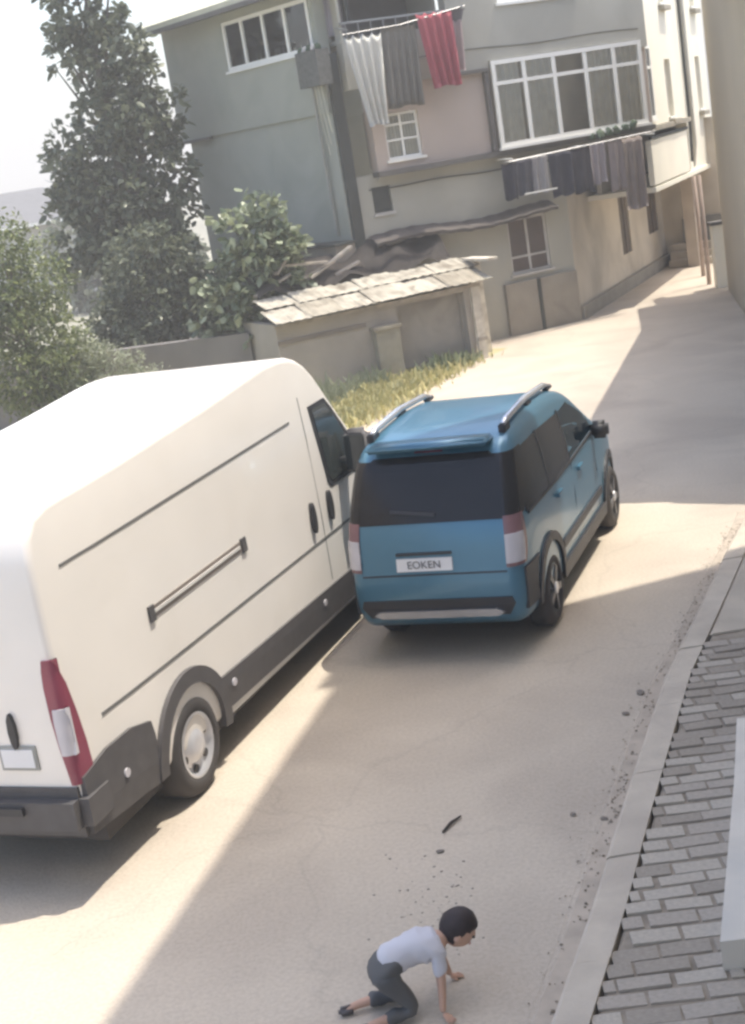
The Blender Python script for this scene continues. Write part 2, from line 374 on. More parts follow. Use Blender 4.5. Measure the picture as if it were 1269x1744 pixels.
G1 = Vector((4.929,29.332,0)); D1 = Vector((.913,.407,0)); N1 = Vector((.407,-.913,0))
F1 = Plane(G1, D1, N1)
house = thing('apartment_house', 'grey green rendered house with bay windows and laundry, behind the yard', 'house', G1)
for c in (Plane,): pass
F1.base = G1
UP = .22  # how far the upper floor stands proud
F1.wall('wall', -4.9, 0.0, 0, 3.62, GREYW, [(-4.33,-3.93,2.9,3.39), (-1.48,-.55,1.2,2.31)], 0, parent=house)
F1.wall('wall', -4.2, 2.2, 3.66, 5.2, PINKW, [(-3.94,-3.2,3.82,4.69), (-1.57,2.0,3.70,5.2)], UP-.06, parent=house)
F1.wall('wall', -4.6, 2.2, 5.2, 8.4, GREYW, [(-4.55,-2.35,6.1,8.2), (-1.57,2.0,5.2,5.36),(-1.2,.6,6.36,7.7)], UP+.04, parent=house)
F1.bo('floor_ledge', -4.25, 2.2, 3.56, 3.655, -.02, UP+.05, mat('ledge_dark',(.12,.11,.10),.8), house)
F1.bo('drip_ledge', -2.75, -1.62, 5.17, 5.235, UP-.055, UP+.09, mat('ledge_dark',(.1,.1,.1)), house)
F1.bo('downpipe', -1.69, -1.61, 3.67, 5.17, UP-.056, UP+.05, mat('ledge_dark',(.1,.1,.1)), house)
F1.bo('floor_slab', -4.2, 2.2, 3.5, 3.558, -1.5, UP-.08, GREYW, house)
# bay window: two rows of lights, five bays
window(F1, -1.55, 2.0, 3.71, 5.35, UP+.10, house, (.205,.40,.61,.805), (.735,), fwid=.085, cur=(CURT,CURT,None,CURT,CURT), recess=.0)
# return of the bay round the corner
window(F1, -3.94, -3.2, 3.83, 4.68, UP-.06, house, (.5,), (.42,.75), fwid=.05, cur=(CURT,), recess=.05)
window(F1, -1.48, -.55, 1.2, 2.31, 0, house, (.5,), (.3,), fwid=.05, cur=(), recess=.04, room=BROWN, glass=mat('brown_pane',(.10,.075,.065),.3), fm=mat('grey_white_frame',(.45,.43,.40),.6))
window(F1, -1.2, .6, 6.38, 7.7, UP+.04, house, (.33,.66), (), fwid=.07)
F1.bo('vent_hatch', -4.32, -3.94, 2.91, 3.38, -.12, -.05, FITTING_SHADE, house)
F1.bo('vent_box', -4.36, -3.9, 2.84, 2.9, -.05, .04, mat('grey_white_frame',(.45,.43,.4)), house)
# balcony loggia, top left
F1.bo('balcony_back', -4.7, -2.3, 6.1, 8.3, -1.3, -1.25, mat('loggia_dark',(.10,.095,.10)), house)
F1.bo('balcony_side', -2.34, -2.28, 6.1, 8.3, -1.25, -.22, GREYW, house)
F1.bo('balcony_side', -4.62, -4.56, 6.1, 8.3, -1.25, -.22, GREYW, house)
F1.bo('balcony_floor', -4.62, -2.3, 6.02, 6.098, -1.24, UP+.03, GREYW, house)
F1.bo('parapet_rail', -4.6, -2.3, 6.35, 6.39, UP+.05, UP+.09, RAILM, house)
for k in range(9): F1.bo('baluster', -4.5+.26*k, -4.48+.26*k, 6.1, 6.349, UP+.055, UP+.08, RAILM, house)
curtain(F1, -4.85, -4.35, 6.2, 8.2, -.1, mat('lilac_curtain',(.30,.28,.30)), house, waves=3)
F1.bo('downpipe', -4.36, -4.3, 6.4, 8.3, .05, .12, FITTING_SHADE, house)
# dark painted box standing in for the shadowed recess beside the corner
F1.bo('recess_shade', -4.88, -4.66, 2.2, 5.9, .002, .10, FITTING_SHADE, house)
for zz, sg in ((5.62,.02),(3.35,.015)):
    cb = bmesh.new(); tube(cb, [F1(-4.4+(6.4 if zz > 4 else 4.2)*i/16, zz-sg*math.sin(i*.8)-.01*i/16*5, (UP+.055 if zz > 4 else .03))-G1 for i in range(17)], .012, 5); obj('cable', cb, FITTING_SHADE, house)
# low stained plinth and posts against the wall
F1.bo('plinth', -1.75, -.03, .0, 1.05, .002, .09, PLINTH, house)
F1.bo('plinth_strip', -1.0, -.93, .0, 1.06, .092, .12, FITTING_SHADE, house)
# dark awning lip over the ground window
bm = bmesh.new()
n = 26
for i in range(n):
    a, b = -4.55+(4.1*i/n), -4.55+(4.1*(i+1)/n)
    w0 = .05*math.sin(i*.31)+.012*math.sin(i*2.3)-.02; w1 = .05*math.sin((i+1)*.31)+.012*math.sin((i+1)*2.3)-.02
    vs_ = [bm.verts.new(p-G1) for p in (F1(a,2.52+w0,.01),F1(b,2.52+w1,.01),F1(b,2.38+w1,.36),F1(a,2.38+w0,.36),F1(a,2.46+w0,.01),F1(b,2.46+w1,.01),F1(b,2.32+w1,.35),F1(a,2.32+w0,.35))]
    for f in ((0,1,2,3),(4,7,6,5),(3,2,6,7)): bm.faces.new([vs_[k] for k in f])
obj('awning_lip', bm, TARP, house)

# green left wing
C = G1-D1*4.9; D2 = Vector((-.6,.8,0)); N2 = Vector((-.8,-.6,0))
F2 = Plane(C, D2, N2); F2.base = G1
F2.wall('wall', 0, 5.0, 0, 4.86, GREEN, (), 0, parent=house)
F2.wall('wall', 0, 5.3, 4.86, 7.1, GREEN, [(.15,3.05,6.0,6.95)], .05, parent=house)
F2.bo('floor_ledge', 4.1, 5.35, 4.80, 4.858, -.25, .12, mat('ledge_dark',(.1,.1,.1)), house)
window(F2, .17, 3.03, 6.01, 6.94, .05, house, (.27,.52,.77), (), fwid=.07, cur=(CURT, mat('rose_grey_curtain',(.36,.32,.33)), CURTB, CURTB), recess=.0)
cb = bmesh.new(); tube(cb, [F2(.35,5.9,.08)-G1, F2(.34,4.2,.09)-G1, F2(.37,2.6,.03)-G1], .03, 6); obj('drain_pipe', cb, mat('grey_pipe',(.28,.28,.25),.6), house)
# side of wing seen beyond, roof with overhang
def roofpts():
    e = [F2(-.5,7.12,.55), F2(5.6,7.12,.55), F2(5.6,7.12,-6), F2(-.5,7.12,-6)]
    t = [p+Vector((0,0,.10)) for p in e]
    r = [F2(1.8,8.7,-2.6), F2(3.3,8.7,-2.8)]
    return e, t, r
e, t_, r_ = roofpts(); bm = bmesh.new()
E_ = [bm.verts.new(p-G1) for p in e]; T = [bm.verts.new(p-G1) for p in t_]; Rr = [bm.verts.new(p-G1) for p in r_]
bm.faces.new(E_)
for i in range(4): bm.faces.new((E_[i], E_[(i+1)%4], T[(i+1)%4], T[i]))
bm.faces.new((T[0],T[1],Rr[1],Rr[0])); bm.faces.new((T[1],T[2],Rr[1])); bm.faces.new((T[2],T[3],Rr[0],Rr[1])); bm.faces.new((T[3],T[0],Rr[0]))
obj('roof', bm, ROOFC, house)
F2.bo('wall', 4.75, 5.0, 0, 4.86, -6, -.251, GREEN, house)
F2.bo('wall', 5.05, 5.3, 4.86, 7.1, -6, -.21, GREEN, house)
F2.bo('eave_board', -.5, 5.6, 7.03, 7.12, .5, .56, mat('ledge_dark',(.1,.1,.1)), house)

# alley side of the house, ground floor
D3 = Vector((.44,.898,0)); N3 = Vector((.898,-.44,0)); F3 = Plane(G1, D3, N3); F3.base = G1
F3.wall('wall', 0, 8.3, 0, 3.5, LOWW, [(4.0,4.85,.80,2.25),(6.65,7.75,.95,2.45)], 0, parent=house)
for a0, a1, z0, z1 in ((4.0,4.85,.80,2.25),(6.65,7.75,.95,2.45)):
    F3.bo('shutter', a0, a1, z0, z1, -.09, -.03, BROWN, house)
    F3.bo('shutter_bar', (a0+a1)/2-.03, (a0+a1)/2+.03, z0, z1, -.028, .0, BROWN, house)
F3.bo('plinth', .0, 8.3, 0, .28, .002, .10, mat('foot_stain',(.26,.24,.20),.95,var=.15), house)
# white overhanging upper flat above the alley
S = G1+D1*2.2; DW = Vector((.42,.907,0)); NW = Vector((.907,-.42,0)); FW = Plane(S, DW, NW); FW.base = S
flat = thing('white_apartment', 'sunlit cream white flat with balcony overhanging the alley, right of bay window', 'building', S)
FW.wall('wall', .0, 7.6, 3.62, 9, WHITEW, [(2.35,2.98,3.72,4.95),(6.15,6.75,3.74,4.98),(2.4,3.0,6.15,7.3),(6.2,6.8,6.15,7.3)], .0, parent=flat)
FW.wall('balcony_parapet', -.05, 4.0, 2.42, 3.34, WHITEW, (), .04, parent=flat, th=.12)
FW.wall('wall', 4.3, 7.6, 2.38, 3.62, WHITEW, (), .0, parent=flat)
FW.bo('balcony_slab', -.1, 7.6, 2.28, 2.38, -2.2, .06, WHITEW, flat)
FW.bo('ledge', -.1, 4.3, 3.52, 3.615, -.4, .12, mat('ledge_tan',(.30,.27,.21),.8), flat)
FW.bo('handrail', -.05, 4.1, 3.36, 3.41, .0, .06, FITTING_SHADE, flat)
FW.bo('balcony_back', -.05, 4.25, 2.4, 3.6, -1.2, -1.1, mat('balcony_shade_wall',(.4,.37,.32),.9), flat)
FW.bo('ceiling_slab', .0, 7.6, 3.45, 3.515, -2.0, -.26, WHITEW, flat)
for a0, a1, z0, z1 in ((2.35,2.98,3.72,4.95),(6.15,6.75,3.74,4.98),(2.4,3.0,6.15,7.3),(6.2,6.8,6.15,7.3)):
    window(FW, a0, a1, z0, z1, 0, flat, (), (.7,), fwid=.05, cur=(CURT,), recess=.1)
    FW.bo('sill', a0-.08, a1+.08, z0-.16, z0-.07, .002, .14, mat('ledge_tan',(.30,.27,.21)), flat)
tube_b = bmesh.new()
tube(tube_b, [FW(4.75,9,.07)-S, FW(4.75,3.0,.07)-S, FW(4.75,2.5,.0)-S, FW(4.6,2.2,-.25)-S], .05, 8); obj('downpipe', tube_b, mat('cream_pipe',(.5,.47,.4)), flat)
tube_b = bmesh.new(); tube(tube_b, [FW(4.45,9,.05)-S, FW(4.45,3.5,.05)-S, FW(4.25,2.6,.06)-S], .035, 8); obj('cable_duct', tube_b, FITTING_SHADE, flat)
FW.bo('corner_band', -.06, .12, 3.62, 9, .002, .09, mat('ledge_tan',(.30,.27,.21)), flat)
# bay return strip next to the corner
window(FW, .2, .75, 3.75, 5.25, 0.02, flat, (), (.7,), fwid=.07, cur=(CURT,), recess=-.03)
for a in (5.4,7.3):
    FW.bo('pillar', a, a+.28, 0, 2.28, -.5, -.22, mat('tan_pillar',(.42,.36,.30),.9), flat)
# wall closing the alley + steps
aw = thing('alley_wall', 'dim grey green wall closing the alley under the white flat', 'wall', G1+D3*8.3)
F3.base = G1+D3*8.3
F3.bo('wall', 8.3, 8.6, 0, 3.5, -.5, 4.2, LOWW, aw)
F3.bo('gate', 8.22, 8.28, .1, 1.1, .5, 1.7, mat('grey_gate',(.2,.19,.17),.7), aw)
F3.bo('wall', 8.6, 16, 0, 3.4, 3.9, 4.2, LOWW, aw)
st = thing('steps', 'small grey concrete steps at the foot of the alley wall', 'steps', G1+D3*7.6)
F3.base = G1+D3*7.6
for k in range(3): F3.bo('step', 7.35+.25*k, 8.15, .01+.17*k, .17+.17*k, .25, 1.35, KERB, st)
F3.base = G1
# posts / bollard-like props near the white wall
pp = Vector((9.55,35.4,0))
# sunlit low white wall at the end of the tan house
lw = thing('garden_wall', 'short sunlit white wall past the corner of the tan house', 'wall', (8.15,30.6,0))
bm = bmesh.new(); box(bm, (.05,.1,0),(.9,.35,1.35)); obj('wall', bm, WHITEW, lw)
bm = bmesh.new(); box(bm, (.0,.05,1.352),(.95,.4,1.42)); obj('coping', bm, mat('ledge_dark',(.1,.1,.1)), lw)
for i, (p, h, lab) in enumerate([((8.25,31.6),2.4,'thin reddish brown post standing nearest the white garden wall'),((8.55,33.2),2.3,'thin reddish brown post deeper in the alley')]):
    o = tubeo('post', [(0,0,0),(0.01,0,h*.5),(0,0,h)], [.05,.045,.045], mat('rusty_post',(.38,.30,.25),.8,var=.2)); o.location = (*p, 0)
    tag(o, lab, 'post', 'posts at the end of the alley')
# pipe at house corner and wooden post
o = F1.bo('post', -.14, -.06, 0, 1.45, .15, .23, mat('dark_post',(.09,.075,.06),.8)); tag(o, 'short dark wooden post standing against the house corner', 'post')
# basket box on the wing corner
F2.base = C
bk = thing('planter_box', 'dark wall basket with flowering pots at the wing corner beside the laundry', 'planter', C)
F2.bo('basket', -.35, .28, 5.35, 5.98, .12, .42, mat('basket_dark',(.10,.10,.09),.8,var=.3,scale=15), bk)
for i in range(5):
    p = F2(-.25+.13*i, 6.03, .27)-C
    bm = bmesh.new(); bmesh.ops.create_icosphere(bm, subdivisions=1, radius=.07)
    for v_ in bm.verts: v_.co = v_.co*random.uniform(.8,1.25)+p
    obj('flower', bm, mat('pale_bloom' if i % 2 else 'dark_leaf', (.6,.55,.5) if i % 2 else (.06,.09,.05)), bk)
for k in range(3):
    tube_b = bmesh.new(); tube(tube_b, [F2(-.2+.1*k,5.35,.3)-C, F2(-.22+.11*k,4.9,.28)-C, F2(-.18+.08*k,4.5-.2*k,.2)-C], .012, 5); obj('trailing_stem', tube_b, mat('pale_stem',(.4,.4,.33)), bk)

# ------------------------------------------------------------------ laundry
def cloth(name, label, cat, P, a0, a1, z1, z0, off, m, b0=None, b1=None, waves=3, amp=.05, group=None, scal=0):
    base = P((a0+a1)/2, z1, off); bm = bmesh.new(); nu, nv = 24, 14; g = []
    b0 = a0 if b0 is None else b0; b1 = a1 if b1 is None else b1; ph = random.random()*6
    for j in range(nv+1):
        v_ = j/nv; r_ = []
        for i in range(nu+1):
            u_ = i/nu; A = a0+(a1-a0)*u_; B = b0+(b1-b0)*u_; a = A+(B-A)*v_
            top = z1-scal*abs(math.sin(u_*waves*math.pi))*(1-v_)
            z = top+(z0-top)*v_+.02*math.sin(u_*9+ph)*v_
            r_.append(bm.verts.new(P(a, z, off+amp*(.3+v_)*math.sin(ph+u_*waves*2*math.pi+.5*v_)+.01*random.random())-base))
        g.append(r_)
    for j in range(nv):
        for i in range(nu): bm.faces.new((g[j][i], g[j][i+1], g[j+1][i+1], g[j+1][i]))
    geo = bmesh.ops.solidify(bm, geom=bm.faces[:], thickness=.006)
    o = obj(name, bm, m, None, smooth=True); o.location = base
    return tag(o, label, cat, group)
G_U = 'laundry hanging from the balcony'; G_L = 'laundry hanging under the bay window'
F1.base = Vector((0,0,0))
cloth('bed_sheet', 'long white sheet hanging in a tapering fall from the balcony line', 'laundry', F1, -4.78, -4.02, 6.12, 4.5, .75, mat('white_cotton',(.72,.71,.66),.9,var=.03), -4.50, -4.12, 4, .05, G_U, .10)
cloth('blanket', 'grey brown blanket hanging between the white sheet and the red cloth', 'laundry', F1, -4.0, -3.28, 6.2, 4.75, .70, mat('taupe_cloth',(.25,.235,.21),.9,var=.1), -4.06, -3.3, 5, .05, G_U, .06)
cloth('red_cloth', 'faded red cloth hanging at the right end of the balcony line', 'laundry', F1, -3.26, -2.5, 6.34, 5.0, .74, mat('faded_red',(.50,.13,.16),.9,var=.08), -3.05, -2.45, 4, .05, G_U, .05)
cloth('pink_cloth', 'pale pink cloth half hidden behind the red cloth', 'laundry', F1, -2.62, -2.25, 6.15, 5.25, .62, mat('pale_pink',(.46,.36,.35),.9), -2.7, -2.3, 2, .04, G_U)
rk = thing('laundry_line', 'metal drying arms and line projecting from the balcony', 'drying line', F1(-3.6,6.2,.2))
bz = F1(-3.6,6.2,.2)
tube_b = bmesh.new(); tube(tube_b, [F1(-4.8,6.13,.75)-bz, F1(-3.6,6.18,.73)-bz, F1(-2.2,6.37,.74)-bz], .012, 6); obj('line', tube_b, RAILM, rk)
for a in (-4.7,-2.3):
    tube_b = bmesh.new(); tube(tube_b, [F1(a,6.3,.3)-bz, F1(a,6.2 if a<-3 else 6.36,.8)-bz], .016, 6); obj('arm', tube_b, RAILM, rk)
# basin on the sill
bz = F1(-2.36,6.12,.42); bm = bmesh.new()
prof = [(.0,.0),(.2,.0),(.27,.2),(.30,.21),(.27,.22),(.19,.03),(0,.03)]
for k in range(20):
    for (r0,z0),(r1,z1) in zip(prof, prof[1:]):
        a, b = 2*math.pi*k/20, 2*math.pi*(k+1)/20
        q = [(r0*math.cos(a),r0*math.sin(a),z0),(r0*math.cos(b),r0*math.sin(b),z0),(r1*math.cos(b),r1*math.sin(b),z1),(r1*math.cos(a),r1*math.sin(a),z1)]
        vv = [bm.verts.new(p) for p in q]
        if r0 == 0: bm.faces.new(vv[1:]) if r1 else None
        elif r1 == 0: bm.faces.new(vv[:3])
        else: bm.faces.new(vv)
bmesh.ops.remove_doubles(bm, verts=bm.verts[:], dist=1e-4)
o = obj('basin', bm, mat('dark_plastic_basin',(.10,.09,.10),.5)); o.location = bz; tag(o, 'dark round washing basin held outside the balcony right of the red cloth', 'basin')
NAVY = mat('navy_cloth',(.05,.05,.075),.9,var=.15); GREYC = mat('grey_cloth',(.42,.41,.43),.9); 
L = [(-1.5,-1.18,3.42,2.83,NAVY,'navy garment hanging leftmost on the rack under the bay window'),
     (-1.16,-.80,3.44,2.88,mat('slate_cloth',(.09,.09,.115),.9,var=.2),'slate grey garment second from the left on the lower rack'),
     (-.76,-.42,3.46,2.86,GREYC,'pale grey shirt between the dark garments on the lower rack'),
     (-.40,.10,3.46,2.72,NAVY,'broad navy garment just right of the pale grey shirt'),
     (.12,.56,3.48,2.70,mat('ink_cloth',(.065,.06,.08),.9,var=.2),'ink dark garment left of the lilac towel'),
     (.62,.98,3.5,2.82,mat('lilac_cloth',(.42,.38,.41),.9),'lilac towel hanging from the middle of the lower rack'),
     (1.02,1.34,3.52,2.62,mat('mauve_cloth',(.36,.31,.31),.9),'mauve towel beside the lilac towel'),
     (1.36,1.85,3.5,2.18,mat('taupe_cloth2',(.33,.28,.26),.9),'long taupe blanket hanging lowest at the right end of the rack')]
for a0,a1,z1,z0,m_,lab in L:
    a0 -= .25; a1 -= .22; z0 -= .12
    cloth('garment', lab, 'laundry', F1, a0, a1, z1, z0, .48+random.uniform(-.05,.05), m_, a0+random.uniform(-.03,.06), a1-random.uniform(-.03,.06), random.choice((1.5,2,2.5)), .035, G_L, .03)
bz = F1(.2,3.5,.3); rk = thing('drying_rack', 'pale metal drying rack fixed under the bay window', 'drying rack', bz)
for k, off in enumerate((.35,.48,.61)):
    tube_b = bmesh.new(); tube(tube_b, [F1(-1.6,3.43,off)-bz, F1(.1,3.48,off)-bz, F1(1.9,3.53,off)-bz], .01, 6); obj('wire', tube_b, RAILM, rk)
for a in (-1.55,.15,1.85):
    tube_b = bmesh.new(); tube(tube_b, [F1(a,3.5,.05)-bz, F1(a,3.48,.66)-bz], .016, 6); obj('bracket', tube_b, UPVC, rk)
F1.bo('lower_bar', -1.35, -.6, 2.76, 2.79, .6, .63, UPVC).parent = rk
for c in rk.children:
    if c.name.startswith('lower_bar'): c.location = -bz
# potted plants on the ledge right of bay
pl = thing('windowsill_plants', 'small dark potted plants on the sill at the right end of the bay window', 'plants', F1(.9,3.6,.3))
for i in range(6):
    bm = bmesh.new(); bmesh.ops.create_icosphere(bm, subdivisions=1, radius=.10)
    for v_ in bm.verts: v_.co = v_.co*random.uniform(.6,1.3)
    o = obj('leaf_clump', bm, mat('dark_leaf',(.06,.09,.05)), pl); o.location = F1(.55+.2*i,3.62+.02*i,.36)-F1(.9,3.6,.3)

# ------------------------------------------------------------------ shed
A = Vector((2.43,26.42,0)); FS = Plane(A, D1, N1); FS.base = A
shed = thing('shed', 'low lean-to shed with pale sheet roof and stained render wall below the house', 'shed', A)
FS.wall('wall', -3.92, .0, -.02, 1.42, PANT, [(-1.55,-.12,.02,1.3)], 0, parent=shed, th=.14)
FS.bo('recessed_panel', -1.56, -.1, 0, 1.31, -.30, -.24, mat('panel_grey',(.34,.315,.28),.9,var=.12,scale=2,stain=(.20,.18,.16),stain_scale=1), shed)
FS.bo('band', -3.93, -2.2, 1.06, 1.13, .002, .03, mat('band_dark',(.22,.19,.16),.9), shed)
FS.bo('pier', -2.1, -1.62, -.02, .96, .002, .16, mat('pier_render',(.30,.28,.22),.95,var=.2,scale=3,bump=.3), shed)
FS.bo('pier_cap', -2.14, -1.58, .962, 1.02, .0, .20, TILEP[1], shed)
FS.bo('side_wall', -3.92, -3.78, 0, 1.42, -1.6, -.142, PANT, shed)
FS.bo('side_wall', -.14, 0, 0, 1.42, -1.6, -.142, PANT, shed)
# corrugated roof sheets laid unevenly
def rsheet(a0, a1, o0, z0, o1, z1, m, corr=5, amp=.007):
    bm = bmesh.new(); n = corr*4; P0 = []; P1 = []
    j0, j1 = random.uniform(-.05,.05), random.uniform(-.04,.04)
    for i in range(n+1):
        u_ = i/n; dz = amp*math.sin(u_*corr*2*math.pi)
        P0.append(bm.verts.new(FS(a0+(a1-a0)*u_, z0+dz+random.uniform(-.004,.004), o0+j0)-A)); P1.append(bm.verts.new(FS(a0+(a1-a0)*u_, z1+dz, o1+j1)-A))
    for i in range(n): bm.faces.new((P0[i],P0[i+1],P1[i+1],P1[i]))
    bmesh.ops.solidify(bm, geom=bm.faces[:], thickness=.012)
    for v_ in bm.verts: v_.co.z += random.uniform(-.007,.007)
    obj('roof_sheet', bm, m, shed)
k = 0; a = -4.0
while a < .25:
    wdt = random.uniform(.62,.82); dz = random.uniform(-.012,.012)
    rsheet(a, min(a+wdt+.04,.42), .26, 1.47+dz, -.42, 1.66+dz+.02*(k%2), random.choice(TILEP), 4); 
    rsheet(a+.1, min(a+wdt+.14,.5), -.34, 1.69+dz, -.9, 1.83+dz+.02*(k%2), random.choice(TILEP), 4)
    a += wdt; k += 1
FS.bo('roof_beam', -3.98, .2, 1.36, 1.42, .002, .1, PLANK, shed)
# dark tarpaulin over the back half
bm = bmesh.new(); nu, nv = 40, 10; g = []
for j in range(nv+1):
    r_ = []
    for i in range(nu+1):
        u_, v_ = i/nu, j/nv
        z = 1.84+.5*v_+.07*math.sin(u_*17+v_*3)+.05*math.sin(u_*31-v_*6)+random.uniform(-.02,.02)-.25*max(0,.25-u_)*2*v_
        r_.append(bm.verts.new(FS(-3.8+4.1*u_, z, -.86-.72*v_)-A))
    g.append(r_)
for j in range(nv):
    for i in range(nu): bm.faces.new((g[j][i],g[j][i+1],g[j+1][i+1],g[j+1][i]))
bmesh.ops.solidify(bm, geom=bm.faces[:], thickness=.02); obj('tarpaulin', bm, TARP, shed, smooth=True)
for (x0, w_) in ((.0,.18),):
    FS.bo('door_board', x0, x0+w_, 0, 1.47, .03, .09, WOODW, shed)
    FS.bo('door_board', x0-.0, x0+w_+.02, .35, .42, .092, .11, PLANK, shed)
FS.bo('back_post', .42, .56, 0, 1.78, -.55, -.41, WOODW, shed)
FS.bo('roof_bar', .36, .6, 1.785, 1.83, -.75, .2, WOODW, shed)
# planks and sticks heaped on the tarpaulin
G_P = 'planks heaped on the shed roof'
spots = [(-3.4,.3,2.02,.9,'pale weathered plank lying at the left end of the shed roof'),(-2.9,-.4,2.3,1.2,'long grey plank leaning against the house wall over the shed'),
 (-2.5,.15,2.12,.8,'short plank in the middle of the heap on the shed roof'),(-2.2,.5,2.22,1.1,'bent plank crossing the heap on the shed roof'),(-3.1,.9,2.42,.7,'upright plank end sticking out of the heap'),(-1.9,.1,2.05,.55,'smallest plank right of the heap on the shed roof')]
for a, ang, z, ln, lab in spots:
    bm = bmesh.new(); box(bm, (-ln/2,-.05,-.02),(ln/2,.05,.02))
    for v_ in bm.verts: v_.co.z += .04*math.sin(v_.co.x*5)
    o = obj('plank', bm, PLANK); o.location = FS(a, z, -1.05); o.rotation_euler = (random.uniform(-.2,.2), -ang*.5-.1, math.atan2(D1.y,D1.x)+ang*.4)
    tag(o, lab, 'plank', G_P)
# vine stump heap
# added wall left of the shed, its dark face stands in for tree-shaded ground
rw = thing('yard_shade_wall', 'long low grey wall standing in for tree-shaded ground behind the white van', 'wall', (-1.7,26.2,0))
prism('wall', [(.0,-.3),(-5.5,1.2),(-9.5,2.2),(-9.5,2.45),(-5.5,1.45),(.0,-.05)], 0, 1.25, mat('yard_shade_grey',(.20,.185,.175),.95,var=.12,scale=1.5,bump=.3,stain=(.17,.165,.16),stain_scale=.7), rw)
# dark doorway-like annex behind shrub
an = thing('coal_bunker', 'dark low bunker between the leafy shrub and the shed', 'bunker', F2(.6,0,.2))
F2.base = F2(.6,0,.2)
F2.bo('wall', -.1, 1.3, 0, 2.45, .02, .5, PLINTH, an); F2.bo('lid', -.15, 1.35, 2.452, 2.5, .0, .55, FITTING_SHADE, an)
F2.base = G1

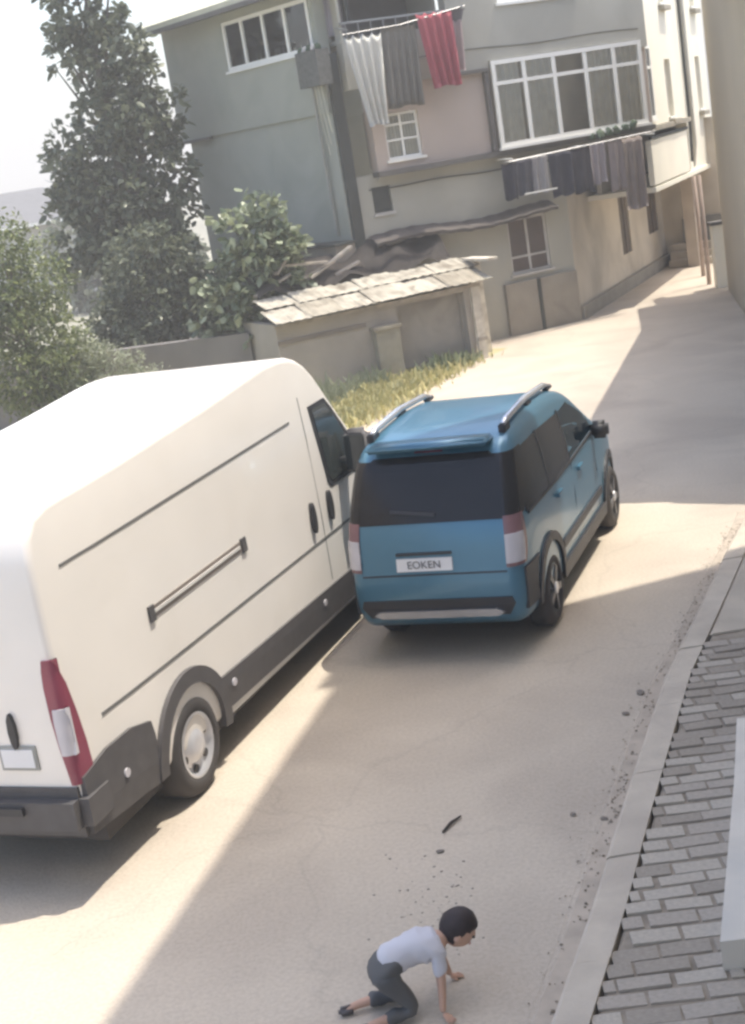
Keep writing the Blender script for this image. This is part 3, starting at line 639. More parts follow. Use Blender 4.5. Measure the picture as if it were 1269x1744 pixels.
# ------------------------------------------------------------------ vehicles
def evaluated(o):
    dg = bpy.context.evaluated_depsgraph_get(); me = bpy.data.meshes.new_from_object(o.evaluated_get(dg))
    old = o.data; o.modifiers.clear(); o.data = me; me.name = o.name
    return o
class Veh:
    def __init__(s, prof, hw, r, tum, zb, ztop, L, rear=.06, front=.16):
        s.prof = s.res(prof, 90); s.hw, s.r, s.tum, s.zb, s.ztop, s.L, s.rear, s.front = hw, r, tum, zb, ztop, L, rear, front
        s.raw = prof
    def res(s, P, n):
        P = P+[P[0]]; d = [0]
        for a, b in zip(P, P[1:]): d.append(d[-1]+math.dist(a, b))
        out = []
        for k in range(n):
            t = d[-1]*k/n; i = max(j for j in range(len(P)-1) if d[j] <= t); f = (t-d[i])/(d[i+1]-d[i])
            out.append((P[i][0]+(P[i+1][0]-P[i][0])*f, P[i][1]+(P[i+1][1]-P[i][1])*f))
        for _ in range(1): out = [((out[i-1][0]+2*out[i][0]+out[(i+1)%n][0])/4, (out[i-1][1]+2*out[i][1]+out[(i+1)%n][1])/4) for i in range(n)]
        return out
    def shape(s, x, z):
        k = 1-s.tum*max(0, (z-s.zb)/(s.ztop-s.zb))**1.5
        k *= 1-s.rear*max(0, (.9-x)/.9)**2-s.front*max(0, (x-(s.L-1.3))/1.3)**2.2
        if z < .55: k *= 1-.03*((.55-z)/.3)
        return k
    def y(s, x, z): return s.hw*s.shape(x, z)
    def body(s, name, m, parent, cutters=()):
        n = len(s.prof); bm = bmesh.new(); nrm = []
        area = sum(s.prof[i][0]*s.prof[(i+1)%n][1]-s.prof[(i+1)%n][0]*s.prof[i][1] for i in range(n))
        sg = 1 if area > 0 else -1
        for i in range(n):
            a, b = s.prof[i-1], s.prof[(i+1)%n]; t = Vector((b[0]-a[0], b[1]-a[1])).normalized(); nrm.append(Vector((-t.y, t.x))*sg)
        lay = []
        for k in range(0, 7):
            a = math.pi/2*k/6; lay.append((s.hw-s.r+s.r*math.sin(a), s.r*(1-math.cos(a))))
        ys = [(yy, ins) for yy, ins in lay]
        full = [(-yy, ins) for yy, ins in ys[::-1]]+[(0, 0)]+ys
        rings = []
        for yy, ins in full:
            rg = []
            for i, (x, z) in enumerate(s.prof):
                px, pz = x+nrm[i].x*ins, z+nrm[i].y*ins; rg.append(bm.verts.new((px, yy*s.shape(px, pz), pz)))
            rings.append(rg)
        for r0, r1 in zip(rings, rings[1:]):
            for i in range(n): bm.faces.new((r0[i], r0[(i+1)%n], r1[(i+1)%n], r1[i]))
        zc = .8
        for rg, sgn in ((rings[0], -1), (rings[-1], 1)):
            prev = rg
            for f in (.75, .5, .25, .05):
                cur = []
                for v_ in rg:
                    tx = min(max(v_.co.x, 1.0), s.L-1.0); px = tx+(v_.co.x-tx)*f; pz = zc+(v_.co.z-zc)*f
                    cur.append(bm.verts.new((px, sgn*s.y(px, pz), pz)))
                for i in range(n): bm.faces.new((prev[i], prev[(i+1)%n], cur[(i+1)%n], cur[i]))
                prev = cur
            bm.faces.new(prev)
        o = obj(name, bm, m, parent, smooth=True)
        if cutters:
            for ct in cutters:
                md = o.modifiers.new('b', 'BOOLEAN'); md.operation = 'DIFFERENCE'; md.object = ct; md.solver = 'EXACT'
                try: md.material_mode = 'TRANSFER'
                except Exception: pass
            bpy.context.view_layer.update(); evaluated(o)
            for ct in cutters: bpy.data.objects.remove(ct)
        me = o.data
        try: me.set_sharp_from_angle(angle=R(38))
        except Exception: pass
        return o
    def cyl(s, x, z, r, y0, y1, m):
        bm = bmesh.new(); bmesh.ops.create_cone(bm, cap_ends=True, segments=40, radius1=r, radius2=r, depth=abs(y1-y0), matrix=Matrix.Translation((x,(y0+y1)/2,z)) @ Matrix.Rotation(R(90),4,'X'))
        return obj('cutter', bm, m)
    def side(s, name, pts, m, parent, side=-1, off=.006, th=.012, rings=4, smooth=True, sub=True):
        """outline (x,z) laid on the flank"""
        if sub:
            P = []
            for i in range(len(pts)):
                a, b = pts[i], pts[(i+1)%len(pts)]; k = max(1, int(math.dist(a, b)/.12))
                P += [(a[0]+(b[0]-a[0])*j/k, a[1]+(b[1]-a[1])*j/k) for j in range(k)]
        else: P = pts
        cx = sum(p[0] for p in P)/len(P); cz = sum(p[1] for p in P)/len(P); n = len(P)
        bm = bmesh.new(); vv = lambda x, z, o_: bm.verts.new((x, side*(s.y(x, z)+o_), z))
        prev = [vv(x, z, off-th) for x, z in P]; cur = [vv(x, z, off) for x, z in P]
        for i in range(n): bm.faces.new((prev[i], prev[(i+1)%n], cur[(i+1)%n], cur[i]))
        for k in range(1, rings):
            f = 1-k/rings; nx = [vv(cx+(x-cx)*f, cz+(z-cz)*f, off) for x, z in P]
            for i in range(n): bm.faces.new((cur[i], cur[(i+1)%n], nx[(i+1)%n], nx[i]))
            cur = nx
        bm.faces.new(cur)
        return obj(name, bm, m, parent, smooth=False)
    def band(s, name, top, bot, m, parent, side=-1, off=.01, th=.03):
        """strip between two polylines with equal counts"""
        bm = bmesh.new(); rows = []
        for (x0,z0),(x1,z1) in zip(top, bot):
            k = 3; rows.append([bm.verts.new((x0+(x1-x0)*j/k, side*(s.y(x0+(x1-x0)*j/k, z0+(z1-z0)*j/k)+(off if True else 0)), z0+(z1-z0)*j/k)) for j in range(k+1)]
              +[bm.verts.new((x1, side*(s.y(x1,z1)+off-th), z1)), bm.verts.new((x0, side*(s.y(x0,z0)+off-th), z0))])
        for r0, r1 in zip(rows, rows[1:]):
            for k in range(6): bm.faces.new((r0[k], r0[(k+1)%6], r1[(k+1)%6], r1[k]))
        bm.faces.new(rows[0]); bm.faces.new(rows[-1][::-1])
        return obj(name, bm, m, parent)
    def xrear(s, z):
        best = 9
        n = len(s.prof)
        for i in range(n):
            (x0,z0),(x1,z1) = s.prof[i], s.prof[(i+1)%n]
            if min(z0,z1) <= z <= max(z0,z1) and x0 < 1.2 and x1 < 1.2 and abs(z1-z0) > 1e-6:
                best = min(best, x0+(x1-x0)*(z-z0)/(z1-z0))
        return best if best < 9 else 0
    def rearp(s, name, pts, m, parent, off=.008, th=.02):
        P = []
        for i in range(len(pts)):
            a, b = pts[i], pts[(i+1)%len(pts)]; k = max(1, int(math.dist(a, b)/.08))
            P += [(a[0]+(b[0]-a[0])*j/k, a[1]+(b[1]-a[1])*j/k) for j in range(k)]
        cy = sum(p[0] for p in P)/len(P); cz = sum(p[1] for p in P)/len(P); n = len(P)
        bm = bmesh.new(); vv = lambda y, z, o_: bm.verts.new((s.xrear(z)-o_, y, z))
        prev = [vv(y, z, off-th) for y, z in P]; cur = [vv(y, z, off) for y, z in P]
        for i in range(n): bm.faces.new((prev[i], prev[(i+1)%n], cur[(i+1)%n], cur[i]))
        for k in range(1, 5):
            f = 1-k/5; nx = [vv(cy+(y-cy)*f, cz+(z-cz)*f, off) for y, z in P]
            for i in range(n): bm.faces.new((cur[i], cur[(i+1)%n], nx[(i+1)%n], nx[i]))
            cur = nx
        bm.faces.new(cur); return obj(name, bm, m, parent)
    def corner(s, name, lv, m, parent, side=-1, off=.008):
        """lamp wrapped round a rear corner; lv = (z, reach along side, reach across back)"""
        bm = bmesh.new(); rows = []
        for z, xs, yr in lv:
            xr = s.xrear(z); r = s.r*1.0; pts = []
            Y = lambda x: s.y(max(x, .02), z)
            for k in range(5): 
                x = xr+r+(xs-r)*(1-k/4) if xs > r else xr+xs+(r-xs)*0*k
                pts.append((x, Y(x)+off))
            for k in range(1, 9):
                a = math.pi/2*k/8
                x = xr+r-r*math.sin(a); yy = Y(xr+r)-r+r*math.cos(a)
                pts.append((x-off*math.sin(a), yy+off*math.cos(a)))
            yin = Y(xr+r)-r
            for k in range(1, 4): pts.append((xr-off, yin-(yr)*k/3))
            inn = [(x+.03 if i > 6 else x, y_-.03 if i <= 6 else y_) for i, (x, y_) in enumerate(pts)]
            rows.append([bm.verts.new((x, side*y_, z)) for x, y_ in pts]+[bm.verts.new((x, side*y_, z)) for x, y_ in inn[::-1]])
        n = len(rows[0])
        for r0, r1 in zip(rows, rows[1:]):
            for k in range(n): bm.faces.new((r0[k], r0[(k+1)%n], r1[(k+1)%n], r1[k]))
        bm.faces.new(rows[0]); bm.faces.new(rows[-1][::-1])
        return obj(name, bm, m, parent, smooth=False)
def arc(cx, cz, r, a0, a1, n=16): return [(cx+r*math.cos(R(a0+(a1-a0)*k/n)), cz+r*math.sin(R(a0+(a1-a0)*k/n))) for k in range(n+1)]
def oval(cx, cz, rx, rz, n=16): return [(cx+rx*math.cos(2*math.pi*k/n), cz+rz*math.sin(2*math.pi*k/n)) for k in range(n)]
def lathe(bm, prof, seg=40, axis_y=True, mi=0):
    rings = []
    for y_, r in prof:
        rings.append([bm.verts.new((r*math.cos(2*math.pi*k/seg), y_, r*math.sin(2*math.pi*k/seg))) for k in range(seg)] if r > 1e-5 else [bm.verts.new((0, y_, 0))])
    for a, b in zip(rings, rings[1:]):
        for k in range(seg):
            if len(a) == 1 and len(b) == 1: continue
            if len(a) == 1: bm.faces.new((a[0], b[k], b[(k+1)%seg]))
            elif len(b) == 1: bm.faces.new((a[k], a[(k+1)%seg], b[0]))
            else: bm.faces.new((a[k], a[(k+1)%seg], b[(k+1)%seg], b[k]))
def wheel(parent, x, y, r, side, wd=.22, spokes=5, style='steel'):
    w_ = bpy.data.objects.new('wheel', None); link(w_, parent); w_.location = (x, y, r); w_.empty_display_size = .1
    if side > 0: w_.rotation_euler[2] = math.pi
    # outward is -y
    bm = bmesh.new(); ri = r*.64
    lathe(bm, [(0,ri),(-.02,ri),(-wd*.5-.0,ri),(-wd*.5-.012,ri+.03),(-wd*.5-.008,r-.05),(-wd*.5+.02,r-.012),(-wd*.3,r),(wd*.3,r),(wd*.5-.02,r-.012),(wd*.5,r-.05),(wd*.5,ri),(0,ri)], 44)
    obj('tyre', bm, RUBBER, w_, smooth=True)
    bm = bmesh.new()
    if style == 'steel':
        lathe(bm, [(-wd*.5-.004,ri),(-wd*.5-.010,ri-.02),(-wd*.5+.03,ri-.035),(-wd*.5+.035,ri*.55),(-wd*.5-.005,ri*.42),(-wd*.5-.01,ri*.2),(-wd*.5-.012,0)], 40)
        obj('rim', bm, ALLOY, w_, smooth=True)
        for k in range(spokes):
            a = 2*math.pi*k/spokes+.3; bm = bmesh.new()
            bmesh.ops.create_cone(bm, cap_ends=True, segments=14, radius1=.03, radius2=.03, depth=.016, matrix=Matrix.Translation((math.cos(a)*ri*.72, -wd*.5+.027, math.sin(a)*ri*.72)) @ Matrix.Rotation(R(90),4,'X'))
            obj('vent_hole', bm, RUBBER, w_)
    else:
        lathe(bm, [(-wd*.5-.004,ri),(-wd*.5-.010,ri-.015),(-wd*.5+.06,ri-.03),(-wd*.5+.07,0)], 40); obj('rim', bm, BLACKP, w_, smooth=True)
        for k in range(spokes):
            bm = bmesh.new(); M = Matrix.Rotation(2*math.pi*k/spokes+.2, 4, 'Y')
            box(bm, (.02,-wd*.5-.01,-.03),(ri-.01,-wd*.5+.03,.03), M=M); obj('spoke', bm, CHROME2, w_)
        bm = bmesh.new(); lathe(bm, [(-wd*.5-.02,0),(-wd*.5-.02,.05),(-wd*.5+.03,.06)], 20); obj('hub_cap', bm, ALLOY, w_)
    return w_
def text_obj(name, s, size, m, parent, M):
    cu = bpy.data.curves.new(name, 'FONT'); cu.body = s; cu.size = size; cu.align_x = 'CENTER'; cu.align_y = 'CENTER'; cu.extrude = .001
    o = bpy.data.objects.new(name, cu); link(o); bpy.context.view_layer.update()
    dg = bpy.context.evaluated_depsgraph_get(); me = bpy.data.meshes.new_from_object(o.evaluated_get(dg)); bpy.data.objects.remove(o)
    o = bpy.data.objects.new(name, me); me.materials.append(m); link(o, parent); o.matrix_local = M; return o

# ---- white panel van
van = thing('panel_van', 'long high-roof white panel van parked along the left of the road', 'van', (-2.926+.10*math.sin(1.188),8.366-.10*math.cos(1.188),0), 1.188)
vp = [(.06,.40),(.0,.48),(.0,.8),(.0,1.3),(.02,1.9),(.05,2.3),(.08,2.40),(.18,2.46),(1.2,2.49),(2.6,2.56),(3.7,2.64),(4.2,2.61),(4.52,2.46),(4.9,2.02),(5.3,1.60),(5.5,1.44),(5.9,1.22),(6.2,1.02),(6.33,.8),(6.36,.5),(6.3,.3),(6.1,.27),(4.0,.30),(2,.34)]
V = Veh(vp, .90, .05, .06, 1.15, 2.57, 6.36, rear=.03, front=.20)
cut = [V.cyl(1.39, .36, .45, -1.2, -.6, VANB), V.cyl(1.39, .36, .45, .6, 1.2, VANB), V.cyl(5.43, .36, .45, -1.2, -.6, VANB), V.cyl(5.43, .36, .45, .6, 1.2, VANB)]
V.body('body', VANW, van, cut)
for sd_ in (-1, 1):
    V.band('upper_seam', [(.3+.4*i,2.075+.003*i) for i in range(10)], [(.3+.4*i,2.055+.003*i) for i in range(10)], SEAM, van, sd_, .004, .02)
    V.band('lower_seam', [(.36+.36*i,1.075-.006*i) for i in range(14)], [(.36+.36*i,1.052-.006*i) for i in range(14)], SEAM, van, sd_, .004, .02)
    rl = V.band('slide_rail', [(1.15+.1*i,1.475) for i in range(16)], [(1.15+.1*i,1.395) for i in range(16)], mat('rail_grey',(.20,.17,.15),.6), van, sd_, .006, .03)
    V.band('rail_groove', [(1.17+.1*i,1.448) for i in range(15)], [(1.17+.1*i,1.425) for i in range(15)], TRIM_HIGHLIGHT, van, sd_, .012, .01)
    V.side('rail_cap', [(1.12,1.38),(1.19,1.38),(1.19,1.49),(1.12,1.49)], VANB, van, sd_, .016, .03)
    V.side('rail_cap', [(2.60,1.38),(2.68,1.38),(2.68,1.49),(2.60,1.49)], VANB, van, sd_, .016, .03)
    for hx in (3.97, 4.37): V.side('door_handle', oval(hx, 1.24, .045, .135), BLACKP, van, sd_, .03, .04)
    V.band('door_gap', [(4.16,2.25),(4.17,1.9),(4.17,1.2),(4.17,.62)], [(4.168,2.25),(4.178,1.9),(4.178,1.2),(4.178,.62)], SEAM, van, sd_, .003, .02)
    V.side('window_trim', [(4.33,2.13),(4.44,1.43),(4.5,1.38),(5.3,1.36),(5.28,1.5),(4.82,2.02),(4.7,2.13)], BLACKP, van, sd_, .008, .02, sub=True)
    V.side('side_window', [(4.39,2.09),(4.49,1.46),(4.54,1.42),(5.2,1.41),(5.19,1.5),(4.80,1.98),(4.68,2.09)], VGLASS, van, sd_, .012, .01)
    # lower cladding: sill strip, arch flares, rear quarter
    V.band('sill_cladding', [(1.86+.19*i,.66-.006*i) for i in range(17)], [(1.86+.19*i,.40-.006*i) for i in range(17)], VANB, van, sd_, .022, .05)
    V.band('sill_highlight', [(1.84+.19*i,.395-.006*i) for i in range(17)], [(1.84+.19*i,.34-.004*i) for i in range(17)], TRIM_HIGHLIGHT, van, sd_, .012, .05)  # pale band painted as the highlight along the sill bottom
    for hx in (1.39, 5.43):
        V.band('arch_flare', arc(hx,.36,.56,-8 if hx<2 else 0,180,22), arc(hx,.36,.445,-8 if hx<2 else 0,180,22), VANB, van, sd_, .035, .06)
    V.band('rear_cladding', [(.02,.80),(.3,.86),(.6,.86),(.84,.80),(.86,.7)], [(.02,.42),(.3,.40),(.6,.38),(.80,.36),(.87,.36)], VANB, van, sd_, .024, .05)
    for mx in (2.05, 3.9): V.side('side_marker', oval(mx,.56 if mx<3 else .50,.035,.03), LAMPW, van, sd_, .03, .02)
    V.side('side_marker', oval(.45,.62,.03,.03), LAMPW, van, sd_, .034, .02)
    tl_ = V.corner('tail_lamp', [(.76,.14,.0),(.85,.15,.01),(1.0,.14,.03),(1.2,.11,.045),(1.4,.07,.045),(1.50,.03,.035),(1.57,.0,.02)], LAMPR, van, sd_, .014)
    V.corner('reversing_lens', [(.96,.0,.014),(1.05,.02,.02),(1.18,.02,.022),(1.26,.0,.014)], LAMPW, van, sd_, .024)
    # mirror
    bm = bmesh.new(); tube(bm, [(4.95, sd_*.86, 1.50),(4.88, sd_*1.0, 1.50)], .04, 8); obj('mirror_arm', bm, BLACKP, van)
    bm = bmesh.new(); ya, yb = sorted((sd_*.95, sd_*1.19)); box(bm, (4.76, ya, 1.41),(4.93, yb, 1.80)); bmesh.ops.bevel(bm, geom=bm.edges[:], offset=.05, segments=3, affect='EDGES'); mo = obj('mirror', bm, VANB, van, smooth=True)
    bbox('mirror_glass', (4.75, ya+.03, 1.45),(4.762, yb-.03, 1.76), VGLASS, mo)
    wheel(van, 1.39, sd_*.78, .365, sd_, .25, 6); wheel(van, 5.43, sd_*.78, .365, sd_, .25, 6)
bbox('rear_bumper', (-.09,-.925,.42),(.30,.925,.745), VANB, van, .07)
bbox('bumper_step', (-.12,-.5,.60),(-.085,.5,.65), BLACKP, van)
V.rearp('door_gap', [(-.008,.82),(.008,.82),(.008,2.38),(-.008,2.38)], SEAM, van, .006)
V.rearp('door_handle', [(-.49+.028*math.cos(t*.7),1.12+.12*math.sin(t*.7)) for t in range(9)], BLACKP, van, .03, .03)
V.rearp('plate_recess', [(-.62,.86),(-.35,.86),(-.35,1.02),(-.62,1.02)], mat('plate_grey',(.33,.33,.31),.6), van, .012)
V.rearp('number_plate', [(-.60,.88),(-.37,.88),(-.37,1.0),(-.60,1.0)], PLATE, van, .02, .01)
bbox('underbody', (.3,-.78,.22),(6.0,.78,.42), RUBBER, van)
# windscreen
bm = bmesh.new()
pts_ = [(4.56,2.30),(4.92,1.98),(5.3,1.62),(5.46,1.48)]
rows = [[bm.verts.new((x+.02, yy*V.y(x, z)*.9, z+.02)) for yy in (-1,-.6,-.2,.2,.6,1)] for x, z in pts_]
for a, b in zip(rows, rows[1:]):
    for k in range(5): bm.faces.new((a[k], a[k+1], b[k+1], b[k]))
obj('windscreen', bm, VGLASS, van, smooth=True)

# ---- blue people carrier
car = thing('blue_car', 'blue people carrier with roof rails and dark rear glass passing the van', 'car', (.40,11.02,0), 1.19)
HW = .78
cp = [(.12,.28),(.04,.36),(.0,.5),(.0,.66),(.04,.80),(.06,.95),(.09,1.12),(.15,1.25),(.30,1.55),(.39,1.70),(.47,1.77),(.9,1.82),(1.5,1.84),(2.1,1.80),(2.55,1.70),(3.0,1.42),(3.35,1.22),(3.6,1.14),(4.1,1.02),(4.38,.86),(4.46,.62),(4.46,.42),(4.38,.26),(3,.24),(1.5,.24)]
K = Veh(cp, HW, .12, .17, .98, 1.84, 4.46, rear=.07, front=.20)
def prism_y(poly, y0, y1, m):
    bm = bmesh.new(); a = [bm.verts.new((x,y0,z)) for x,z in poly]; b = [bm.verts.new((x,y1,z)) for x,z in poly]; n = len(poly)
    bm.faces.new(a[::-1]); bm.faces.new(b)
    for i in range(n): bm.faces.new((a[i], a[(i+1)%n], b[(i+1)%n], b[i]))
    return obj('cutter', bm, m)
INT = mat('grey_cabin_trim', (.10,.10,.11), .8)
FWIN = [(2.02,1.17),(2.03,1.60),(2.42,1.62),(2.86,1.40),(3.1,1.20)]
cut = [K.cyl(.86,.34,.40,-1.1,-.5,BLACKP), K.cyl(.86,.34,.40,.5,1.1,BLACKP), K.cyl(3.68,.34,.40,-1.1,-.5,BLACKP), K.cyl(3.68,.34,.40,.5,1.1,BLACKP),
       prism_y([(1.0,.75),(1.0,1.70),(2.1,1.72),(2.52,1.62),(2.95,1.36),(3.25,1.16),(3.25,.75)], -.58, .58, INT),
       prism_y(FWIN, -1, 1, INT), prism_y([(2.5,1.60),(2.7,1.9),(3.5,1.35),(3.22,1.2),(2.93,1.37)], -.54, .54, INT)]
K.body('body', BLUE, car, cut)
for sd_ in (-1, 1):
    K.side('front_window', FWIN, CARGLASS, car, sd_, .0, .006)
    K.side('rear_window', [(1.14,1.16),(1.95,1.17),(1.95,1.61),(1.16,1.64)], TINT, car, sd_, .006, .012)
    K.side('quarter_window', [(.36,1.16),(1.10,1.16),(1.12,1.64),(.55,1.64),(.44,1.5)], TINT, car, sd_, .006, .012)
    K.side('pillar_trim', [(1.955,1.15),(2.01,1.15),(2.01,1.63),(1.955,1.63)], BLACKP, car, sd_, .007, .012)
    K.side('pillar_trim', [(1.10,1.15),(1.14,1.15),(1.16,1.65),(1.12,1.65)], BLACKP, car, sd_, .007, .012)
    K.band('window_seal', [(.4,1.155),(1.2,1.155),(2.0,1.16),(2.6,1.175),(3.1,1.19)], [(.4,1.13),(1.2,1.13),(2.0,1.135),(2.6,1.15),(3.1,1.165)], BLACKP, car, sd_, .012, .02)
    K.band('sill_cladding', [(1.26+.25*i,.40) for i in range(9)], [(1.26+.25*i,.27) for i in range(9)], BLACKP, car, sd_, .025, .05)
    K.band('door_moulding', [(1.3+.3*i,.60) for i in range(7)], [(1.3+.3*i,.53) for i in range(7)], BLACKP, car, sd_, .018, .03)
    for hx in (.86, 3.68):
        K.band('arch_flare', arc(hx,.34,.475,0,180,20), arc(hx,.34,.395,0,180,20), BLACKP, car, sd_, .022, .05)
    K.side('rear_cladding', [(.10,.42),(.42,.40),(.37,.52),(.42,.68),(.50,.76),(.12,.76)], BLACKP, car, sd_, .014, .03)
    for gx in (2.0, 3.02): K.band('door_gap', [(gx,1.13),(gx,.8),(gx-.0,.42)], [(gx+.008,1.13),(gx+.008,.8),(gx+.008,.42)], INK, car, sd_, .003, .02)
    for hx in (1.3, 2.2): K.side('door_handle', [(hx,1.0),(hx+.17,1.0),(hx+.17,1.035),(hx,1.035)], BLUE, car, sd_, .03, .04)
    K.corner('tail_lamp', [(.80,.14,-.03),(.86,.17,-.01),(.95,.18,.0),(1.05,.17,.0),(1.14,.15,.0),(1.2,.12,-.01)], mat('smoky_lens',(.22,.12,.13),.25), car, sd_, .010)
    K.corner('reversing_lens', [(.83,.08,-.01),(.9,.10,.0),(1.0,.10,.0),(1.06,.08,-.01)], LAMPW, car, sd_, .018)
    # roof rails with feet
    yr = sd_*(HW*(1-.17)-.07)
    rr = tubeo('roof_rail', [(.60,yr,1.82),(.72,yr,1.855),(1.4,yr,1.88),(2.1,yr,1.845),(2.34,yr,1.79)], [.02,.03,.032,.03,.02], CHROME, car)
    for fx in (.66,1.45,2.26): bbox('rail_foot', (fx-.09,yr-.03,1.77),(fx+.09,yr+.03,1.85 if fx < 2 else 1.81), BLACKP, car, .012)
    bm = bmesh.new(); box(bm, (2.98, sd_*.85-.09, 1.10),(3.10, sd_*.85+.09, 1.27)); bmesh.ops.bevel(bm, geom=bm.edges[:], offset=.035, segments=3, affect='EDGES'); obj('mirror', bm, BLACKP, car, smooth=True)
    wheel(car, .86, sd_*.675, .325, sd_, .2, 5, 'alloy'); wheel(car, 3.68, sd_*.675, .325, sd_, .2, 5, 'alloy')
# wrap-round dark rear glass
K.rearp('rear_window', [(-.60,1.18),(.60,1.18),(.585,1.62),(.50,1.68),(-.50,1.68),(-.585,1.62)], TINT, car, .008)
for sd_ in (-1, 1): K.corner('corner_glass', [(1.18,.20,.03),(1.3,.26,.03),(1.45,.28,.03),(1.6,.28,.03),(1.66,.27,.03)], TINT, car, sd_, .007)
K.rearp('rear_wiper', [(-.05,1.23),(.34,1.27),(.34,1.29),(-.05,1.255)], BLACKP, car, .025, .02)
bm = bmesh.new(); box(bm, (.26,-.52,1.745),(.52,.52,1.80)); bmesh.ops.bevel(bm, geom=bm.edges[:], offset=.02, segments=2, affect='EDGES'); obj('roof_spoiler', bm, BLUE, car, smooth=True)
K.rearp('brake_light', [(-.12,1.715),(.12,1.715),(.12,1.74),(-.12,1.74)], LAMPR, car, .09, .02)
K.rearp('tailgate_gap', [(-.62,.76),(.62,.76),(.62,.772),(-.62,.772)], INK, car, .005)
K.rearp('handle_trim', [(-.17,.93),(.31,.93),(.31,.95),(-.17,.95)], BLACKP, car, .02, .02)
pm = K.rearp('number_plate', [(-.17,.80),(.31,.80),(.31,.905),(-.17,.905)], PLATE, car, .016, .02)
xr = K.xrear(.85)
text_obj('plate_lettering', 'EOKEN', .09, mat('worn_ink',(.13,.13,.14),.6), pm, Matrix.Translation((xr-.026,.07,.852)) @ Matrix(((0,0,-1,0),(-1,0,0,0),(0,1,0,0),(0,0,0,1))))
K.rearp('rear_bumper_trim', [(-.60,.40),(.60,.40),(.66,.50),(.64,.56),(-.64,.56),(-.66,.50)], BLACKP, car, .012, .03)
K.rearp('skid_plate', [(-.50,.395),(.50,.395),(.56,.43),(.50,.465),(-.50,.465),(-.56,.43)], CHROME, car, .035, .03)
bbox('underbody', (.45,-.6,.22),(4.2,.6,.36), RUBBER, car)
for sy in (-.3, .3):
    bbox('seat', (2.1,sy-.22,.7),(2.28,sy+.22,1.28), mat('sunlit_seat_pale',(.70,.68,.62),.9), car, .05)  # pale colour stands in for the sunlit patch behind the front window
    bbox('headrest', (2.12,sy-.12,1.3),(2.24,sy+.12,1.48), mat('seat_grey',(.12,.12,.13)), car, .04)
K.bm = None

# ------------------------------------------------------------------ the child on the road
SKIN = mat('skin', (.48,.30,.22), .6, var=.05); HAIR = mat('dark_hair', (.03,.02,.02), .7, var=.3, scale=30)
TOP = mat('pale_grey_top', (.55,.55,.60), .9, var=.05); SHORT = mat('dark_grey_trousers', (.10,.10,.10), .9, var=.15)
SHOE = mat('shoe', (.12,.11,.11), .7)
child = thing('person', 'small dark-haired person in pale top and dark trousers on hands and knees on the road', 'person', (-.15,6.32,0))
def skin(name, verts, edges, radii, m, parent, lev=2, root=0):
    me = bpy.data.meshes.new(name); me.from_pydata(verts, edges, []); me.materials.append(m)
    o = bpy.data.objects.new(name, me); link(o, parent)
    sk = o.modifiers.new('s', 'SKIN'); sk.use_smooth_shade = True
    for i, r in enumerate(radii):
        o.data.skin_vertices[0].data[i].radius = (r, r) if not isinstance(r, tuple) else r
        o.data.skin_vertices[0].data[i].use_root = (i == root)
    sb = o.modifiers.new('u', 'SUBSURF'); sb.levels = lev; sb.render_levels = lev
    bpy.context.view_layer.update(); evaluated(o)
    for p in o.data.polygons: p.use_smooth = True
    return o
# local coords around (-.15,6.32): head towards +x
B = dict(pel=(-.17,.0,.24), sp1=(-.09,.0,.27), sp2=(.0,.0,.29), ch=(.08,.0,.29), nk=(.165,.0,.30), hd=(.20,.0,.31),
  shR=(.10,-.085,.26), elR=(.085,-.12,.14), wrR=(.06,-.16,.035), shL=(.10,.09,.26), elL=(.16,.13,.14), wrL=(.19,.14,.035),
  hipR=(-.18,-.06,.20), knR=(-.06,-.09,.055), anR=(-.27,-.10,.045), toR=(-.345,-.10,.03), hipL=(-.18,.06,.20), knL=(-.09,.09,.055), anL=(-.31,.10,.045), toL=(-.385,.10,.03))
B = {k: (x, y_, z+(.045 if z > .19 else .02 if z > .1 else 0)) for k, (x, y_, z) in B.items()}
names = list(B); ix = {k: i for i, k in enumerate(names)}
ed = [('pel','sp1'),('sp1','sp2'),('sp2','ch'),('ch','nk'),('nk','hd'),('ch','shR'),('shR','elR'),('elR','wrR'),('ch','shL'),('shL','elL'),('elL','wrL'),
      ('pel','hipR'),('hipR','knR'),('knR','anR'),('anR','toR'),('pel','hipL'),('hipL','knL'),('knL','anL'),('anL','toL')]
rad = dict(pel=.075,sp1=.07,sp2=.072,ch=.07,nk=.033,hd=.035,shR=.036,elR=.024,wrR=.017,shL=.036,elL=.024,wrL=.017,hipR=.055,knR=.036,anR=.023,toR=.018,hipL=.055,knL=.036,anL=.023,toL=.018)
skin('body', [B[n] for n in names], [(ix[a], ix[b]) for a, b in ed], [rad[n] for n in names], SKIN, child)
g = 1.13
def garment(name, ns, es, m, f, ext={}):
    ids = {k: i for i, k in enumerate(ns)}
    pos = [ext.get(n, B.get(n)) for n in ns]
    skin(name, pos, [(ids[a], ids[b]) for a, b in es], [rad.get(n, .04)*f if n in rad else ext_r[n]*f for n in ns], m, child)
mid = lambda a, b, t: tuple(B[a][i]+(B[b][i]-B[a][i])*t for i in range(3))
ext_r = dict(wt=.060, slR=.030, slL=.030, wst=.088, shnR=.030, shnL=.030, nk0=.045)
garment('shirt', ['wst','sp1','sp2','ch','nk0','shR','slR','shL','slL'], [('wst','sp1'),('sp1','sp2'),('sp2','ch'),('ch','nk0'),('ch','shR'),('shR','slR'),('ch','shL'),('shL','slL')], TOP, 1.2,
        dict(slR=mid('shR','elR',.75), slL=mid('shL','elL',.75), wst=(-.185,0,.28), nk0=(.13,0,.34)))
